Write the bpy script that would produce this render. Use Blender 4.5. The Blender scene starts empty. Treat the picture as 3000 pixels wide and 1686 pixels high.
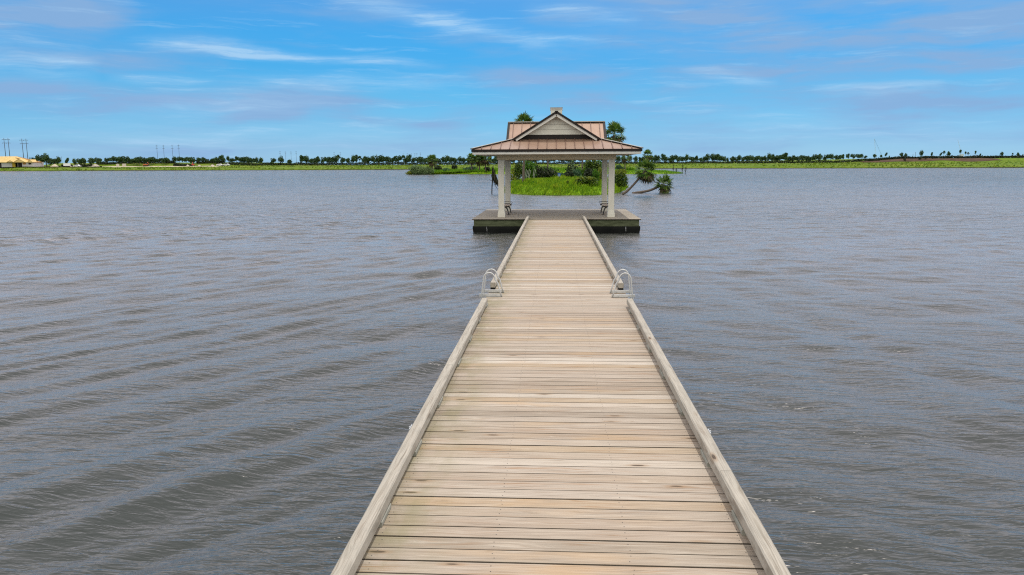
import bpy, math, random
import numpy as np
R = math.radians
rng = np.random.default_rng(7)
random.seed(7)
scene = bpy.context.scene
COL = scene.collection

# ------------------------------------------------------------------ camera
F = 2250.0
PITCH = math.atan((843 - 483.6) / F); YAW = R(3.215); ROLL = .0045
CZ = 2.84                      # eye above the water (z = 0)
DZ = 0.58                      # deck level
X0 = 0.037                     # centre line of the dock
fw = np.array([-math.sin(YAW) * math.cos(PITCH), math.cos(YAW) * math.cos(PITCH), -math.sin(PITCH)])
r0 = np.array([math.cos(YAW), math.sin(YAW), 0]); u0 = np.cross(r0, fw)
rt = r0 * math.cos(ROLL) - u0 * math.sin(ROLL); up = u0 * math.cos(ROLL) + r0 * math.sin(ROLL)
EYE = np.array([0, 0, CZ])
def ray(px, py): return fw + (px - 1500) / F * rt + (843 - py) / F * up
def Pz(px, py, z):             # survey: where a sight line meets the level z
    d = ray(px, py); return EYE + d * ((z - CZ) / d[2])
def PY(px, py, Y):             # survey: where a sight line meets the distance Y
    d = ray(px, py); return EYE + d * (Y / d[1])
cam = bpy.data.cameras.new('camera'); co = bpy.data.objects.new('camera', cam); COL.objects.link(co)
from mathutils import Matrix, Vector
M = Matrix(((rt[0], up[0], -fw[0], 0), (rt[1], up[1], -fw[1], 0), (rt[2], up[2], -fw[2], CZ), (0, 0, 0, 1)))
co.matrix_world = M
cam.sensor_width = 36; cam.lens = 36 * F / 3000; cam.clip_start = .05; cam.clip_end = 30000
scene.camera = co
scene.cycles.use_denoising = False; scene.cycles.filter_width = 1.15
scene.cycles.max_bounces = 6; scene.cycles.caustics_reflective = False; scene.cycles.caustics_refractive = False; scene.cycles.sample_clamp_indirect = 3.; scene.cycles.sample_clamp_direct = .95

# ------------------------------------------------------------------ node helpers
def nd(nt, t, **k):
    n = nt.nodes.new(t)
    for a, v in k.items():
        if a.startswith('i_'): n.inputs[a[2:].replace('_', ' ')].default_value = v
        else: setattr(n, a, v)
    return n
def math_(nt, op, a, b=None, clamp=False):
    n = nt.nodes.new('ShaderNodeMath'); n.operation = op; n.use_clamp = clamp
    for i, v in enumerate((a, b)):
        if v is None: continue
        if isinstance(v, (int, float)): n.inputs[i].default_value = v
        else: nt.links.new(v, n.inputs[i])
    return n.outputs[0]
def vmath(nt, op, a, b=None):
    n = nt.nodes.new('ShaderNodeVectorMath'); n.operation = op
    for i, v in enumerate((a, b)):
        if v is None: continue
        if isinstance(v, tuple): n.inputs[i].default_value = v
        else: nt.links.new(v, n.inputs[i])
    return n.outputs['Value'] if op in ('DOT_PRODUCT', 'LENGTH') else n.outputs['Vector']
def mix(nt, fac, a, b, mode='MIX'):
    n = nt.nodes.new('ShaderNodeMix'); n.data_type = 'RGBA'; n.blend_type = mode
    for s, v in ((n.inputs[0], fac), (n.inputs[6], a), (n.inputs[7], b)):
        if isinstance(v, (int, float)): s.default_value = v
        elif isinstance(v, tuple): s.default_value = (*v[:3], 1)
        else: nt.links.new(v, s)
    return n.outputs[2]
def ramp(nt, fac, stops, interp='LINEAR'):
    n = nt.nodes.new('ShaderNodeValToRGB'); n.color_ramp.interpolation = interp
    e = n.color_ramp.elements
    while len(e) < len(stops): e.new(.5)
    for q, (p, c) in zip(e, stops):
        q.position = p; q.color = (c, c, c, 1) if isinstance(c, (int, float)) else (*c, 1)
    nt.links.new(fac, n.inputs[0]); return n.outputs[0]
def smooth(nt, v, a, b, lo=0., hi=1.):
    n = nt.nodes.new('ShaderNodeMapRange'); n.interpolation_type = 'SMOOTHSTEP'
    nt.links.new(v, n.inputs[0])
    for i, q in zip((1, 2, 3, 4), (a, b, lo, hi)): n.inputs[i].default_value = q
    return n.outputs[0]
def noise(nt, vec, scale, detail=3, rough=.5, dist=0.):
    n = nd(nt, 'ShaderNodeTexNoise'); n.inputs['Scale'].default_value = scale
    n.inputs['Detail'].default_value = detail; n.inputs['Roughness'].default_value = rough
    n.inputs['Distortion'].default_value = dist
    if vec is not None: nt.links.new(vec, n.inputs['Vector'])
    return n.outputs[0]
def mapping(nt, vec, scale=(1, 1, 1), rot=(0, 0, 0), loc=(0, 0, 0)):
    n = nt.nodes.new('ShaderNodeMapping'); n.inputs['Scale'].default_value = scale
    n.inputs['Rotation'].default_value = rot; n.inputs['Location'].default_value = loc
    nt.links.new(vec, n.inputs['Vector']); return n.outputs[0]
def new_mat(name, rough=.6, spec=.3):
    m = bpy.data.materials.new(name); m.use_nodes = True
    nt = m.node_tree; b = nt.nodes['Principled BSDF']
    b.inputs['Roughness'].default_value = rough; b.inputs['Specular IOR Level'].default_value = spec
    return m, nt, b
def bump(nt, b, h, strength, dist):
    n = nt.nodes.new('ShaderNodeBump'); n.inputs['Strength'].default_value = strength; n.inputs['Distance'].default_value = dist
    nt.links.new(h, n.inputs['Height']); nt.links.new(n.outputs[0], b.inputs['Normal'])
def simple(name, c1, c2, scale=3., rough=.6, spec=.3, stretch=(1, 1, 1), metal=0., bmp=0., detail=5):
    m, nt, b = new_mat(name, rough, spec); b.inputs['Metallic'].default_value = metal
    tc = nd(nt, 'ShaderNodeTexCoord')
    v = noise(nt, mapping(nt, tc.outputs['Object'], stretch), scale, detail, .6)
    nt.links.new(ramp(nt, v, [(.3, c1), (.7, c2)]), b.inputs['Base Color'])
    if bmp: bump(nt, b, v, .5, bmp)
    return m
def leaf_mat(name, cols, rough=.5, trans=.25, spec=.25, patch=None):
    m, nt, b = new_mat(name, rough, spec)
    g = nd(nt, 'ShaderNodeNewGeometry')
    c = ramp(nt, g.outputs['Random Per Island'], [(i / max(1, len(cols) - 1), q) for i, q in enumerate(cols)])
    if patch:
        pv = noise(nt, mapping(nt, g.outputs['Position'], (1, .35, 1)), patch[0], 5, .6)
        c = mix(nt, smooth(nt, pv, .42, .60), mix(nt, 1., c, patch[1], 'MULTIPLY'), c)
        c = mix(nt, smooth(nt, pv, .56, .72, 0., .6), c, patch[2])
    nt.links.new(c, b.inputs['Base Color'])
    t = nd(nt, 'ShaderNodeBsdfTranslucent'); nt.links.new(c, t.inputs['Color'])
    ms = nd(nt, 'ShaderNodeMixShader'); ms.inputs[0].default_value = trans
    nt.links.new(b.outputs[0], ms.inputs[1]); nt.links.new(t.outputs[0], ms.inputs[2])
    nt.links.new(ms.outputs[0], nt.nodes['Material Output'].inputs['Surface'])
    return m

# ------------------------------------------------------------------ world
def dir_of(px, py):
    d = ray(px, py); return math.atan2(d[0], d[1]), math.atan2(d[2], math.hypot(d[0], d[1]))
SUN_EL, SUN_AZ = R(77), R(48)   # azimuth from +y towards +x
def build_world():
    w = bpy.data.worlds.new('World'); scene.world = w; w.use_nodes = True
    nt = w.node_tree; nt.nodes.clear()
    out = nd(nt, 'ShaderNodeOutputWorld'); bg = nd(nt, 'ShaderNodeBackground'); bg.inputs['Strength'].default_value = .1
    nt.links.new(bg.outputs[0], out.inputs[0])
    sky = nd(nt, 'ShaderNodeTexSky'); sky.sky_type = 'NISHITA'; sky.sun_disc = False
    sky.sun_elevation = SUN_EL; sky.sun_rotation = SUN_AZ; sky.ozone_density = 3.; sky.dust_density = .6; sky.air_density = 1.
    tc = nd(nt, 'ShaderNodeTexCoord'); sp = nd(nt, 'ShaderNodeSeparateXYZ'); nt.links.new(tc.outputs['Generated'], sp.inputs[0])
    X, Y, Z = sp.outputs
    az = math_(nt, 'ARCTAN2', X, Y)
    hyp = math_(nt, 'SQRT', math_(nt, 'ADD', math_(nt, 'MULTIPLY', X, X), math_(nt, 'MULTIPLY', Y, Y)))
    el = math_(nt, 'ARCTAN2', Z, hyp)
    cb = nd(nt, 'ShaderNodeCombineXYZ'); nt.links.new(az, cb.inputs[0]); nt.links.new(el, cb.inputs[1]); cb.inputs[2].default_value = 1.
    P = cb.outputs[0]
    # slow warp so the streaks wander
    wn = nd(nt, 'ShaderNodeTexNoise'); wn.inputs['Scale'].default_value = 1.; wn.inputs['Detail'].default_value = 5
    nt.links.new(mapping(nt, P, (7, 22, 1)), wn.inputs['Vector'])
    off = vmath(nt, 'MULTIPLY', vmath(nt, 'SUBTRACT', wn.outputs['Color'], (.5, .5, .5)), (.06, .022, 0))
    V = vmath(nt, 'ADD', P, off)
    eln = math_(nt, 'MULTIPLY', el, 1 / R(24), clamp=True)
    tint = ramp(nt, eln, SKY_TINT)
    base = mix(nt, 1., mix(nt, 1., sky.outputs[0], tint, 'MULTIPLY'), (2.5, 2.5, 2.5), 'MULTIPLY')
    fib = noise(nt, mapping(nt, V, (8, 110, 1), (0, 0, R(-2))), 1., 9, .66)       # cirrus fibres
    fib2 = noise(nt, mapping(nt, V, (5, 34, 1), (0, 0, R(2)), (3, 1, 0)), 1., 6, .55)
    def streak(p0, p1, wpx):
        a = dir_of(*p0); b = dir_of(*p1); wd = wpx / F
        dx, dy = b[0] - a[0], b[1] - a[1]; L = math.hypot(dx, dy); ux, uy = dx / L, dy / L
        t = vmath(nt, 'DOT_PRODUCT', V, (ux / L, uy / L, -(a[0] * ux + a[1] * uy) / L))
        s = vmath(nt, 'DOT_PRODUCT', V, (-uy / wd, ux / wd, (a[0] * uy - a[1] * ux) / wd))
        g = math_(nt, 'POWER', math.e, math_(nt, 'MULTIPLY', math_(nt, 'MULTIPLY', s, s), -1.))
        win = math_(nt, 'MULTIPLY', math_(nt, 'MULTIPLY', t, math_(nt, 'SUBTRACT', 1., t)), 5., clamp=True)
        return math_(nt, 'MULTIPLY', g, win)
    def total(lst):
        acc = None
        for p0, p1, wpx, k in lst:
            v = math_(nt, 'MULTIPLY', streak(p0, p1, wpx), k)
            acc = v if acc is None else math_(nt, 'ADD', acc, v)
        return acc
    lav = total([((-500, 268), (1150, 312), 44, .95), ((250, 290), (1200, 300), 18, .4), ((640, 345), (900, 342), 15, .8), ((930, 345), (1400, 372), 17, .8),
                 ((-500, 60), (420, 20), 80, 1.1), ((1500, -20), (3500, 60), 95, 1.2), ((1350, 190), (3400, 330), 90, .45),
                 ((-100, 160), (700, 150), 45, .55), ((1900, 432), (2420, 436), 24, .7), ((150, 450), (1500, 424), 24, .65),
                 ((1370, 235), (1900, 262), 34, .7), ((1900, 180), (3300, 130), 60, .5), ((2400, 390), (3300, 360), 44, .4), ((2300, 330), (3400, 280), 40, .4)])
    whi = total([((330, 118), (1330, 192), 12, 1.), ((370, 118), (760, 140), 17, .6), ((600, 250), (1400, 232), 19, .75), ((940, -30), (1640, 136), 21, .85),
                 ((-200, 160), (300, 205), 36, .8), ((350, 318), (1000, 300), 26, .5), ((1980, 212), (2280, 244), 15, .9), ((2380, 268), (2780, 256), 13, .85),
                 ((1520, 20), (1880, 62), 22, .5), ((300, 232), (640, 242), 13, .5), ((1500, 140), (1800, 120), 24, .3), ((-100, 400), (1400, 404), 45, .35), ((1900, 350), (3200, 400), 40, .3), ((300, 420), (760, 414), 14, .5)])
    lavm = math_(nt, 'MULTIPLY', lav, smooth(nt, fib2, .22, .66))
    lavm = math_(nt, 'ADD', lavm, math_(nt, 'MULTIPLY', smooth(nt, fib2, .46, .74), .5), clamp=True)
    whm = math_(nt, 'MULTIPLY', whi, smooth(nt, fib, .25, .72))
    whm = math_(nt, 'ADD', whm, math_(nt, 'MULTIPLY', smooth(nt, fib, .52, .78), .5), clamp=True)
    c = mix(nt, math_(nt, 'MULTIPLY', lavm, .9, clamp=True), base, (2.55, 4.35, 7.15))
    c = mix(nt, math_(nt, 'MULTIPLY', whm, .72, clamp=True), c, (4.6, 6.9, 9.2))
    # unseen overcast above the frame, brightened to fill shade and grey the water
    big = noise(nt, mapping(nt, tc.outputs['Generated'], (3, 3, 3)), 1., 6, .55)
    over = math_(nt, 'MULTIPLY', smooth(nt, el, R(11.2), R(15.)), smooth(nt, big, .2, .55, .75, 1.), clamp=True)
    c = mix(nt, over, c, mix(nt, smooth(nt, el, R(19), R(38)), OVERLOW, OVERCAST))
    back = math_(nt, 'MULTIPLY', smooth(nt, Y, .15, -.55), smooth(nt, big, .3, .6, .75, 1.))   # bright cloud bank added behind the viewer as fill for shaded faces
    c = mix(nt, math_(nt, 'MULTIPLY', back, smooth(nt, el, R(-1), R(8))), c, BACK_FILL)
    nt.links.new(c, bg.inputs['Color'])
SKY_TINT = [(0., (.30, .54, .92)), (.0625, (.216, .41, .70)), (.125, (.168, .382, .61)), (.208, (.128, .376, .56)), (.29, (.092, .362, .55)), (.375, (.094, .38, .564)), (.4625, (.148, .388, .556)), (.8, (.3, .4, .5))]
OVERCAST = (8.2, 8.1, 8.8); OVERLOW = (13.4, 13.2, 14.3); BACK_FILL = (14.5, 13.8, 12.4)
build_world()
sl = bpy.data.lights.new('sun', 'SUN'); sl.energy = 2.05; sl.angle = R(.6); sl.color = (1., .95, .87)
so = bpy.data.objects.new('sun', sl); COL.objects.link(so)
sd = Vector((math.sin(SUN_AZ) * math.cos(SUN_EL), math.cos(SUN_AZ) * math.cos(SUN_EL), math.sin(SUN_EL)))
so.rotation_euler = sd.to_track_quat('Z', 'Y').to_euler(); so.location = (0, 0, 60)
scene.view_settings.view_transform = 'Standard'; scene.view_settings.look = 'None'
scene.view_settings.exposure = 0.; scene.view_settings.gamma = 1.

# ------------------------------------------------------------------ mesh helpers
def rotz(a): c, s = math.cos(a), math.sin(a); return np.array([[c, -s, 0], [s, c, 0], [0, 0, 1]])
class MB:
    def __init__(self): self.v = []; self.f = []; self.m = []; self.n = 0
    def add(self, v, f, mi=0):
        v = np.asarray(v, float).reshape(-1, 3); self.v.append(v)
        for q in f: self.f.append(tuple(int(i) + self.n for i in q)); self.m.append(mi)
        self.n += len(v); return self
    def box(self, c, s, rot=None, mi=0):
        x, y, z = s[0] / 2, s[1] / 2, s[2] / 2
        v = np.array([[-x, -y, -z], [x, -y, -z], [x, y, -z], [-x, y, -z], [-x, -y, z], [x, -y, z], [x, y, z], [-x, y, z]])
        if rot is not None: v = v @ np.asarray(rot).T
        return self.add(v + np.asarray(c, float), [(3, 2, 1, 0), (4, 5, 6, 7), (0, 1, 5, 4), (1, 2, 6, 5), (2, 3, 7, 6), (3, 0, 4, 7)], mi)
    def bev(self, c, s, b, rot=None, mi=0):     # box with chamfered edges along its longest axis
        ax = int(np.argmax(s)); o = [i for i in range(3) if i != ax]
        a, d = s[o[0]] / 2, s[o[1]] / 2; L = s[ax] / 2
        prof = [(-a + b, -d), (a - b, -d), (a, -d + b), (a, d - b), (a - b, d), (-a + b, d), (-a, d - b), (-a, -d + b)]
        v = []
        for e in (-L, L):
            for p in prof:
                q = [0, 0, 0]; q[ax] = e; q[o[0]] = p[0]; q[o[1]] = p[1]; v.append(q)
        v = np.array(v)
        if rot is not None: v = v @ np.asarray(rot).T
        fl = [tuple(range(7, -1, -1)), tuple(range(8, 16))] + [(i, (i + 1) % 8, 8 + (i + 1) % 8, 8 + i) for i in range(8)]
        if ax == 1: fl = [t[::-1] for t in fl]
        return self.add(v + np.asarray(c, float), fl, mi)
    def beam(self, p, q, w, h, upv=(0, 0, 1), mi=0):
        p, q = np.asarray(p, float), np.asarray(q, float); d = q - p; L = np.linalg.norm(d); d /= L
        s = np.cross(d, upv); s /= np.linalg.norm(s); t = np.cross(s, d)
        return self.box((p + q) / 2, (w, L, h), np.stack([s, d, t], 1), mi)
    def tube(self, pts, rad, n=8, cap=True, mi=0):
        pts = np.asarray(pts, float); k = len(pts); rad = np.broadcast_to(rad, (k,))
        tg = np.gradient(pts, axis=0); tg /= np.linalg.norm(tg, axis=1)[:, None]
        ref = np.array([0, 0, 1.]) if abs(tg[0][2]) < .9 else np.array([0, 1., 0])
        v = []
        a = np.arange(n) / n * 2 * math.pi
        for i in range(k):
            s = np.cross(tg[i], ref); s /= np.linalg.norm(s); t = np.cross(s, tg[i]); ref = t if k > 2 else ref
            ref = np.cross(s, tg[i]) * 1.
            v.append(pts[i] + rad[i] * (np.cos(a)[:, None] * s + np.sin(a)[:, None] * t))
        f = [(i * n + j, i * n + (j + 1) % n, (i + 1) * n + (j + 1) % n, (i + 1) * n + j) for i in range(k - 1) for j in range(n)]
        if cap: f += [tuple(range(n - 1, -1, -1)), tuple((k - 1) * n + j for j in range(n))]
        return self.add(np.concatenate(v), f, mi)
    def slab(self, poly, th, mi=0):              # planar polygon with thickness th downwards
        p = np.asarray(poly, float); n = len(p)
        nr = np.cross(p[1] - p[0], p[2] - p[0])
        if nr[2] < 0: p = p[::-1]
        v = np.concatenate([p, p - np.array([0, 0, th])])
        return self.add(v, [tuple(range(n)), tuple(range(2 * n - 1, n - 1, -1))] + [(i, n + i, n + (i + 1) % n, (i + 1) % n) for i in range(n)], mi)
    def extr(self, poly, vec, mi=0):
        p = np.asarray(poly, float); n = len(p); v = np.concatenate([p, p + np.asarray(vec, float)])
        return self.add(v, [tuple(range(n - 1, -1, -1)), tuple(range(n, 2 * n))] + [(i, (i + 1) % n, n + (i + 1) % n, n + i) for i in range(n)], mi)
    def build(self, name, mats, parent=None, smooth=False):
        me = bpy.data.meshes.new(name); me.from_pydata(np.concatenate(self.v).tolist(), [], self.f)
        mats = mats if isinstance(mats, (list, tuple)) else [mats]
        for q in mats: me.materials.append(q)
        if len(mats) > 1: me.polygons.foreach_set('material_index', self.m)
        if smooth: me.polygons.foreach_set('use_smooth', [True] * len(self.f))
        me.update(); return link(name, me, parent)
def link(name, me, parent=None):
    o = bpy.data.objects.new(name, me); COL.objects.link(o)
    if parent is not None: o.parent = parent
    return o
def tag(o, label=None, cat=None, group=None, kind=None):
    if label: o['label'] = label
    if cat: o['category'] = cat
    if group: o['group'] = group
    if kind: o['kind'] = kind
    return o
def thing(name, label, cat, loc=(0, 0, 0), rz=0., group=None):
    o = bpy.data.objects.new(name, None); COL.objects.link(o); o.empty_display_size = .2
    o.location = tuple(float(q) for q in loc); o.rotation_euler = (0, 0, rz); return tag(o, label, cat, group)
def dup(root, loc, rz=0., scale=1., label=None, group=None):
    r = root.copy(); COL.objects.link(r); r.location = tuple(float(q) for q in loc); r.rotation_euler = (0, 0, rz)
    r.scale = (scale, scale, scale) if isinstance(scale, (int, float)) else scale
    if label: r['label'] = label
    if group: r['group'] = group
    for ch in root.children:
        c = ch.copy(); COL.objects.link(c); c.parent = r
        for g in ch.children:
            d = g.copy(); COL.objects.link(d); d.parent = c
    return r
def raw_mesh(name, v, faces_flat, loops_per, mat, smooth=False):
    me = bpy.data.meshes.new(name); n = len(v); me.vertices.add(n); me.vertices.foreach_set('co', np.asarray(v, np.float32).ravel())
    nf = len(faces_flat) // loops_per; me.loops.add(nf * loops_per); me.loops.foreach_set('vertex_index', np.asarray(faces_flat, np.int32))
    me.polygons.add(nf); me.polygons.foreach_set('loop_start', np.arange(nf, dtype=np.int32) * loops_per)
    if smooth: me.polygons.foreach_set('use_smooth', np.ones(nf, bool))
    me.materials.append(mat); me.update(calc_edges=True); return me

# ------------------------------------------------------------------ foliage helpers (numpy)
def unit(a): return a / np.maximum(np.linalg.norm(a, axis=-1, keepdims=True), 1e-9)
def leaf_quads(pos, length, width, updir=.3, droop=0.):
    n = len(pos); d = unit(rng.normal(size=(n, 3)) + np.array([0, 0, updir])); d[:, 2] -= droop; d = unit(d)
    s = unit(np.cross(d, rng.normal(size=(n, 3))))
    L = length * rng.uniform(.6, 1.25, (n, 1)); W = width * rng.uniform(.6, 1.25, (n, 1))
    nr = np.cross(d, s)
    v = np.stack([pos - d * L / 2, pos + s * W / 2 + nr * W * .15, pos + d * L / 2, pos - s * W / 2 + nr * W * .15], 1)
    return v.reshape(-1, 3)
def crown(blobs, leaf, count, updir=.3, droop=0., shell=.55):
    out = []
    tot = sum(b[3] * b[4] * b[5] for b in blobs)
    for b in blobs:
        k = max(8, int(count * b[3] * b[4] * b[5] / tot))
        r = rng.uniform(0, 1, (k, 1)) ** (1 / 3); r = shell * r ** .4 + (1 - shell) * r
        p = np.array(b[:3]) + unit(rng.normal(size=(k, 3))) * r * np.array(b[3:6])
        out.append(leaf_quads(p, leaf[0], leaf[1], updir, droop))
    return np.concatenate(out)
def quads_obj(name, v, mat, parent=None):
    return link(name, raw_mesh(name, v, np.arange(len(v)), 4, mat), parent)
def blobs_in(c, r, k, f=(.35, .55)):
    o = []
    for _ in range(k):
        d = unit(rng.normal(size=3)) * rng.uniform(.25, .75); q = rng.uniform(*f)
        o.append((c[0] + d[0] * r[0], c[1] + d[1] * r[1], c[2] + d[2] * r[2], r[0] * q, r[1] * q, r[2] * q))
    return o
def grass_blades(px, py, pz, h, w, lean=(.25, 0)):
    n = len(px); a = rng.uniform(0, 2 * math.pi, n); dx, dy = np.cos(a) * w / 2, np.sin(a) * w / 2
    lx = (rng.normal(size=n) * .22 + lean[0]) * h; ly = (rng.normal(size=n) * .22 + lean[1]) * h
    b0 = np.stack([px - dx, py - dy, pz], 1); b1 = np.stack([px + dx, py + dy, pz], 1)
    t1 = np.stack([px + dx * .6 + lx * .4, py + dy * .6 + ly * .4, pz + h * .62], 1)
    t0 = np.stack([px + lx, py + ly, pz + h], 1)
    return np.stack([b0, b1, t1, t0], 1).reshape(-1, 3)

# ------------------------------------------------------------------ materials
def wood_mat(name, axis, pal, per_plank=True, streak=(.30, .17, .08), algae=0., knots=1.):
    m, nt, b = new_mat(name, .75, .25)
    tc = nd(nt, 'ShaderNodeTexCoord'); V = tc.outputs['Object']
    if axis == 'y': V = mapping(nt, V, (1, 1, 1), (0, 0, R(-90)))
    if per_plank:
        at = nd(nt, 'ShaderNodeAttribute'); at.attribute_name = 'plank'
        rv = at.outputs['Color']
    else:
        rv = nd(nt, 'ShaderNodeObjectInfo'); cbx = nd(nt, 'ShaderNodeCombineXYZ')
        for i in range(3): nt.links.new(rv.outputs['Random'], cbx.inputs[i])
        rv = cbx.outputs[0]
    sp = nd(nt, 'ShaderNodeSeparateXYZ'); nt.links.new(rv, sp.inputs[0])
    r1, r2, r3 = sp.outputs
    U = vmath(nt, 'ADD', V, vmath(nt, 'MULTIPLY', rv, (41., 17., 29.)))
    cath = nd(nt, 'ShaderNodeTexNoise'); cath.inputs['Scale'].default_value = 1.; cath.inputs['Detail'].default_value = 2
    nt.links.new(mapping(nt, U, (1.1, 7., 3.)), cath.inputs['Vector'])
    off = vmath(nt, 'MULTIPLY', vmath(nt, 'SUBTRACT', cath.outputs['Color'], (.5, .5, .5)), (0, .16, 0))
    W = vmath(nt, 'ADD', U, off)
    g1 = noise(nt, mapping(nt, W, (1.3, 75., 8.)), 1., 4, .6)
    g2 = noise(nt, mapping(nt, U, (2.2, 210., 8.)), 1., 3, .6)
    base = ramp(nt, r1, pal)
    blot = noise(nt, mapping(nt, U, (1.6, 6., 3.)), 1., 4, .55)
    base = mix(nt, math_(nt, 'MULTIPLY', smooth(nt, blot, .4, .75), .4), base, (.43, .385, .33))
    g0 = noise(nt, mapping(nt, W, (1.9, 52., 6.), (0, 0, 0), (3., 7., 1.)), 1., 6, .68)
    base = mix(nt, math_(nt, 'MULTIPLY', smooth(nt, g0, .52, .66), .62), base, (.25, .20, .155))
    base = mix(nt, math_(nt, 'MULTIPLY', smooth(nt, g0, .47, .34), .5), base, (.55, .50, .44))
    sm = math_(nt, 'MULTIPLY', smooth(nt, g1, .50, .66), smooth(nt, blot, .3, .62, .9, .18))
    sm = math_(nt, 'MULTIPLY', sm, smooth(nt, r2, 0., 1., .2, 1.))
    if algae:
        lx = nd(nt, 'ShaderNodeSeparateXYZ'); nt.links.new(vmath(nt, 'ADD', V, vmath(nt, 'MULTIPLY', rv, (.9, 0, 0))), lx.inputs[0])
        mid = smooth(nt, math_(nt, 'ABSOLUTE', math_(nt, 'SUBTRACT', lx.outputs[0], .45)), 1.1, .1)
        orange = math_(nt, 'MULTIPLY', math_(nt, 'MULTIPLY', mid, smooth(nt, r3, .45, .95)), smooth(nt, blot, .38, .68))
        base = mix(nt, math_(nt, 'MULTIPLY', orange, .5), base, (.47, .29, .13))
    c = mix(nt, sm, base, streak)
    c = mix(nt, math_(nt, 'MULTIPLY', smooth(nt, g2, .52, .68), .5), c, (.16, .13, .10))
    c = mix(nt, math_(nt, 'MULTIPLY', smooth(nt, g2, .48, .28), .25), c, (.62, .57, .5))
    vo = nd(nt, 'ShaderNodeTexVoronoi'); vo.inputs['Scale'].default_value = 1.; vo.inputs['Randomness'].default_value = 1.
    nt.links.new(mapping(nt, U, (1.7, 7.2, 3.)), vo.inputs['Vector'])
    d = vo.outputs['Distance']
    vc = nd(nt, 'ShaderNodeSeparateColor'); nt.links.new(vo.outputs['Color'], vc.inputs[0])
    has = math_(nt, 'GREATER_THAN', vc.outputs[0], 1 - .5 * knots)
    c = mix(nt, math_(nt, 'MULTIPLY', has, smooth(nt, d, .22, .10, 0., .55)), c, (.30, .2, .12))
    c = mix(nt, math_(nt, 'MULTIPLY', has, smooth(nt, d, .11, .06, 0., .9)), c, (.07, .05, .035))
    if algae:
        gx = nd(nt, 'ShaderNodeSeparateXYZ'); nt.links.new(tc.outputs['Object'], gx.inputs[0])
        e = smooth(nt, gx.outputs[0], -.55, -1.15)
        an = noise(nt, mapping(nt, tc.outputs['Object'], (3, 1.2, 1)), 1.5, 5, .6)
        c = mix(nt, math_(nt, 'MULTIPLY', math_(nt, 'MULTIPLY', e, smooth(nt, an, .3, .7)), algae), c, (.20, .19, .085))
    if not per_plank:
        crk = noise(nt, mapping(nt, W, (1.1, 48., 48.)), 1., 4, .6)
        c = mix(nt, smooth(nt, crk, .64, .70, 0., .75), c, (.10, .085, .065))
        mott = noise(nt, mapping(nt, U, (5., 16., 16.)), 1., 5, .65)
        c = mix(nt, smooth(nt, mott, .42, .68, 0., .4), c, (.30, .285, .25))
    c = mix(nt, 1., c, (.99, .967, .92) if per_plank and algae else (.96, .95, .93), 'MULTIPLY')
    nt.links.new(c, b.inputs['Base Color'])
    h = math_(nt, 'ADD', math_(nt, 'MULTIPLY', g1, -.6), math_(nt, 'MULTIPLY', g2, -.4))
    bump(nt, b, h, .5, .003)
    return m
PAL_DECK = [(0., (.29, .24, .195)), (.2, (.39, .325, .27)), (.38, (.44, .385, .335)), (.52, (.32, .27, .22)), (.68, (.56, .515, .465)), (.8, (.41, .345, .285)), (.92, (.42, .335, .25)), (1., (.40, .315, .225))]
M_deck = wood_mat('weathered_deck_wood', 'x', PAL_DECK, algae=.6, streak=(.30, .155, .06))
M_plat = wood_mat('grey_platform_wood', 'x', [(0., (.34, .30, .25)), (.5, (.40, .36, .30)), (1., (.43, .38, .30))], streak=(.22, .18, .13), knots=.5)
M_curb = wood_mat('weathered_curb_timber', 'y', [(0., (.41, .38, .33)), (1., (.45, .42, .365))], per_plank=False, streak=(.2, .165, .12), knots=.9)
M_block = simple('pale_spacer_wood', (.24, .24, .20), (.36, .35, .30), 9., .8)
M_dark = simple('dark_wet_wood', (.02, .02, .016), (.05, .048, .036), 5., .8)
M_screw = simple('weathered_screw_head', (.05, .045, .04), (.11, .10, .09), 30., .6, .4)
M_gap_edge = simple('dark_gap_edge', (.045, .038, .03), (.10, .085, .066), 9., .9, .1)  # board sides and chamfers coloured dark so the gaps read as shaded lines
M_float = simple('black_float_plastic', (.006, .007, .007), (.014, .015, .014), 2., .75, .15)
M_fascia = simple('algae_stained_board', (.05, .06, .03), (.14, .16, .095), 2.6, .85, .2, (1, 1, 4), detail=8)
M_galv = simple('galvanised_steel', (.52, .54, .55), (.64, .65, .66), 20., .38, .5, metal=.35)
M_alu = simple('pale_aluminium_tube', (.48, .49, .49), (.60, .60, .59), 14., .4, .5, metal=.2)
M_white = simple('cream_white_paint', (.60, .58, .51), (.72, .70, .63), 3., .6, .3, (1, 1, .6), detail=7)
M_trim = simple('white_trim_paint', (.68, .66, .60), (.78, .76, .71), 4., .55)
M_beige = simple('tan_paint', (.58, .48, .33), (.66, .56, .40), 4., .65)
M_drip = simple('dark_bronze_metal', (.010, .007, .006), (.024, .018, .015), 6., .6, .25)
M_cap = simple('weathered_ridge_metal', (.42, .39, .34), (.55, .52, .46), 6., .5, .4)
M_siding = simple('cream_siding_paint', (.62, .61, .53), (.72, .71, .63), 3., .6, .3)
M_iron = simple('black_cast_iron', (.008, .008, .008), (.02, .019, .018), 12., .5, .5)
M_slat = simple('pale_bench_slat', (.40, .33, .26), (.52, .44, .36), 14., .6, .3, (1, .1, 1))
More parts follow.
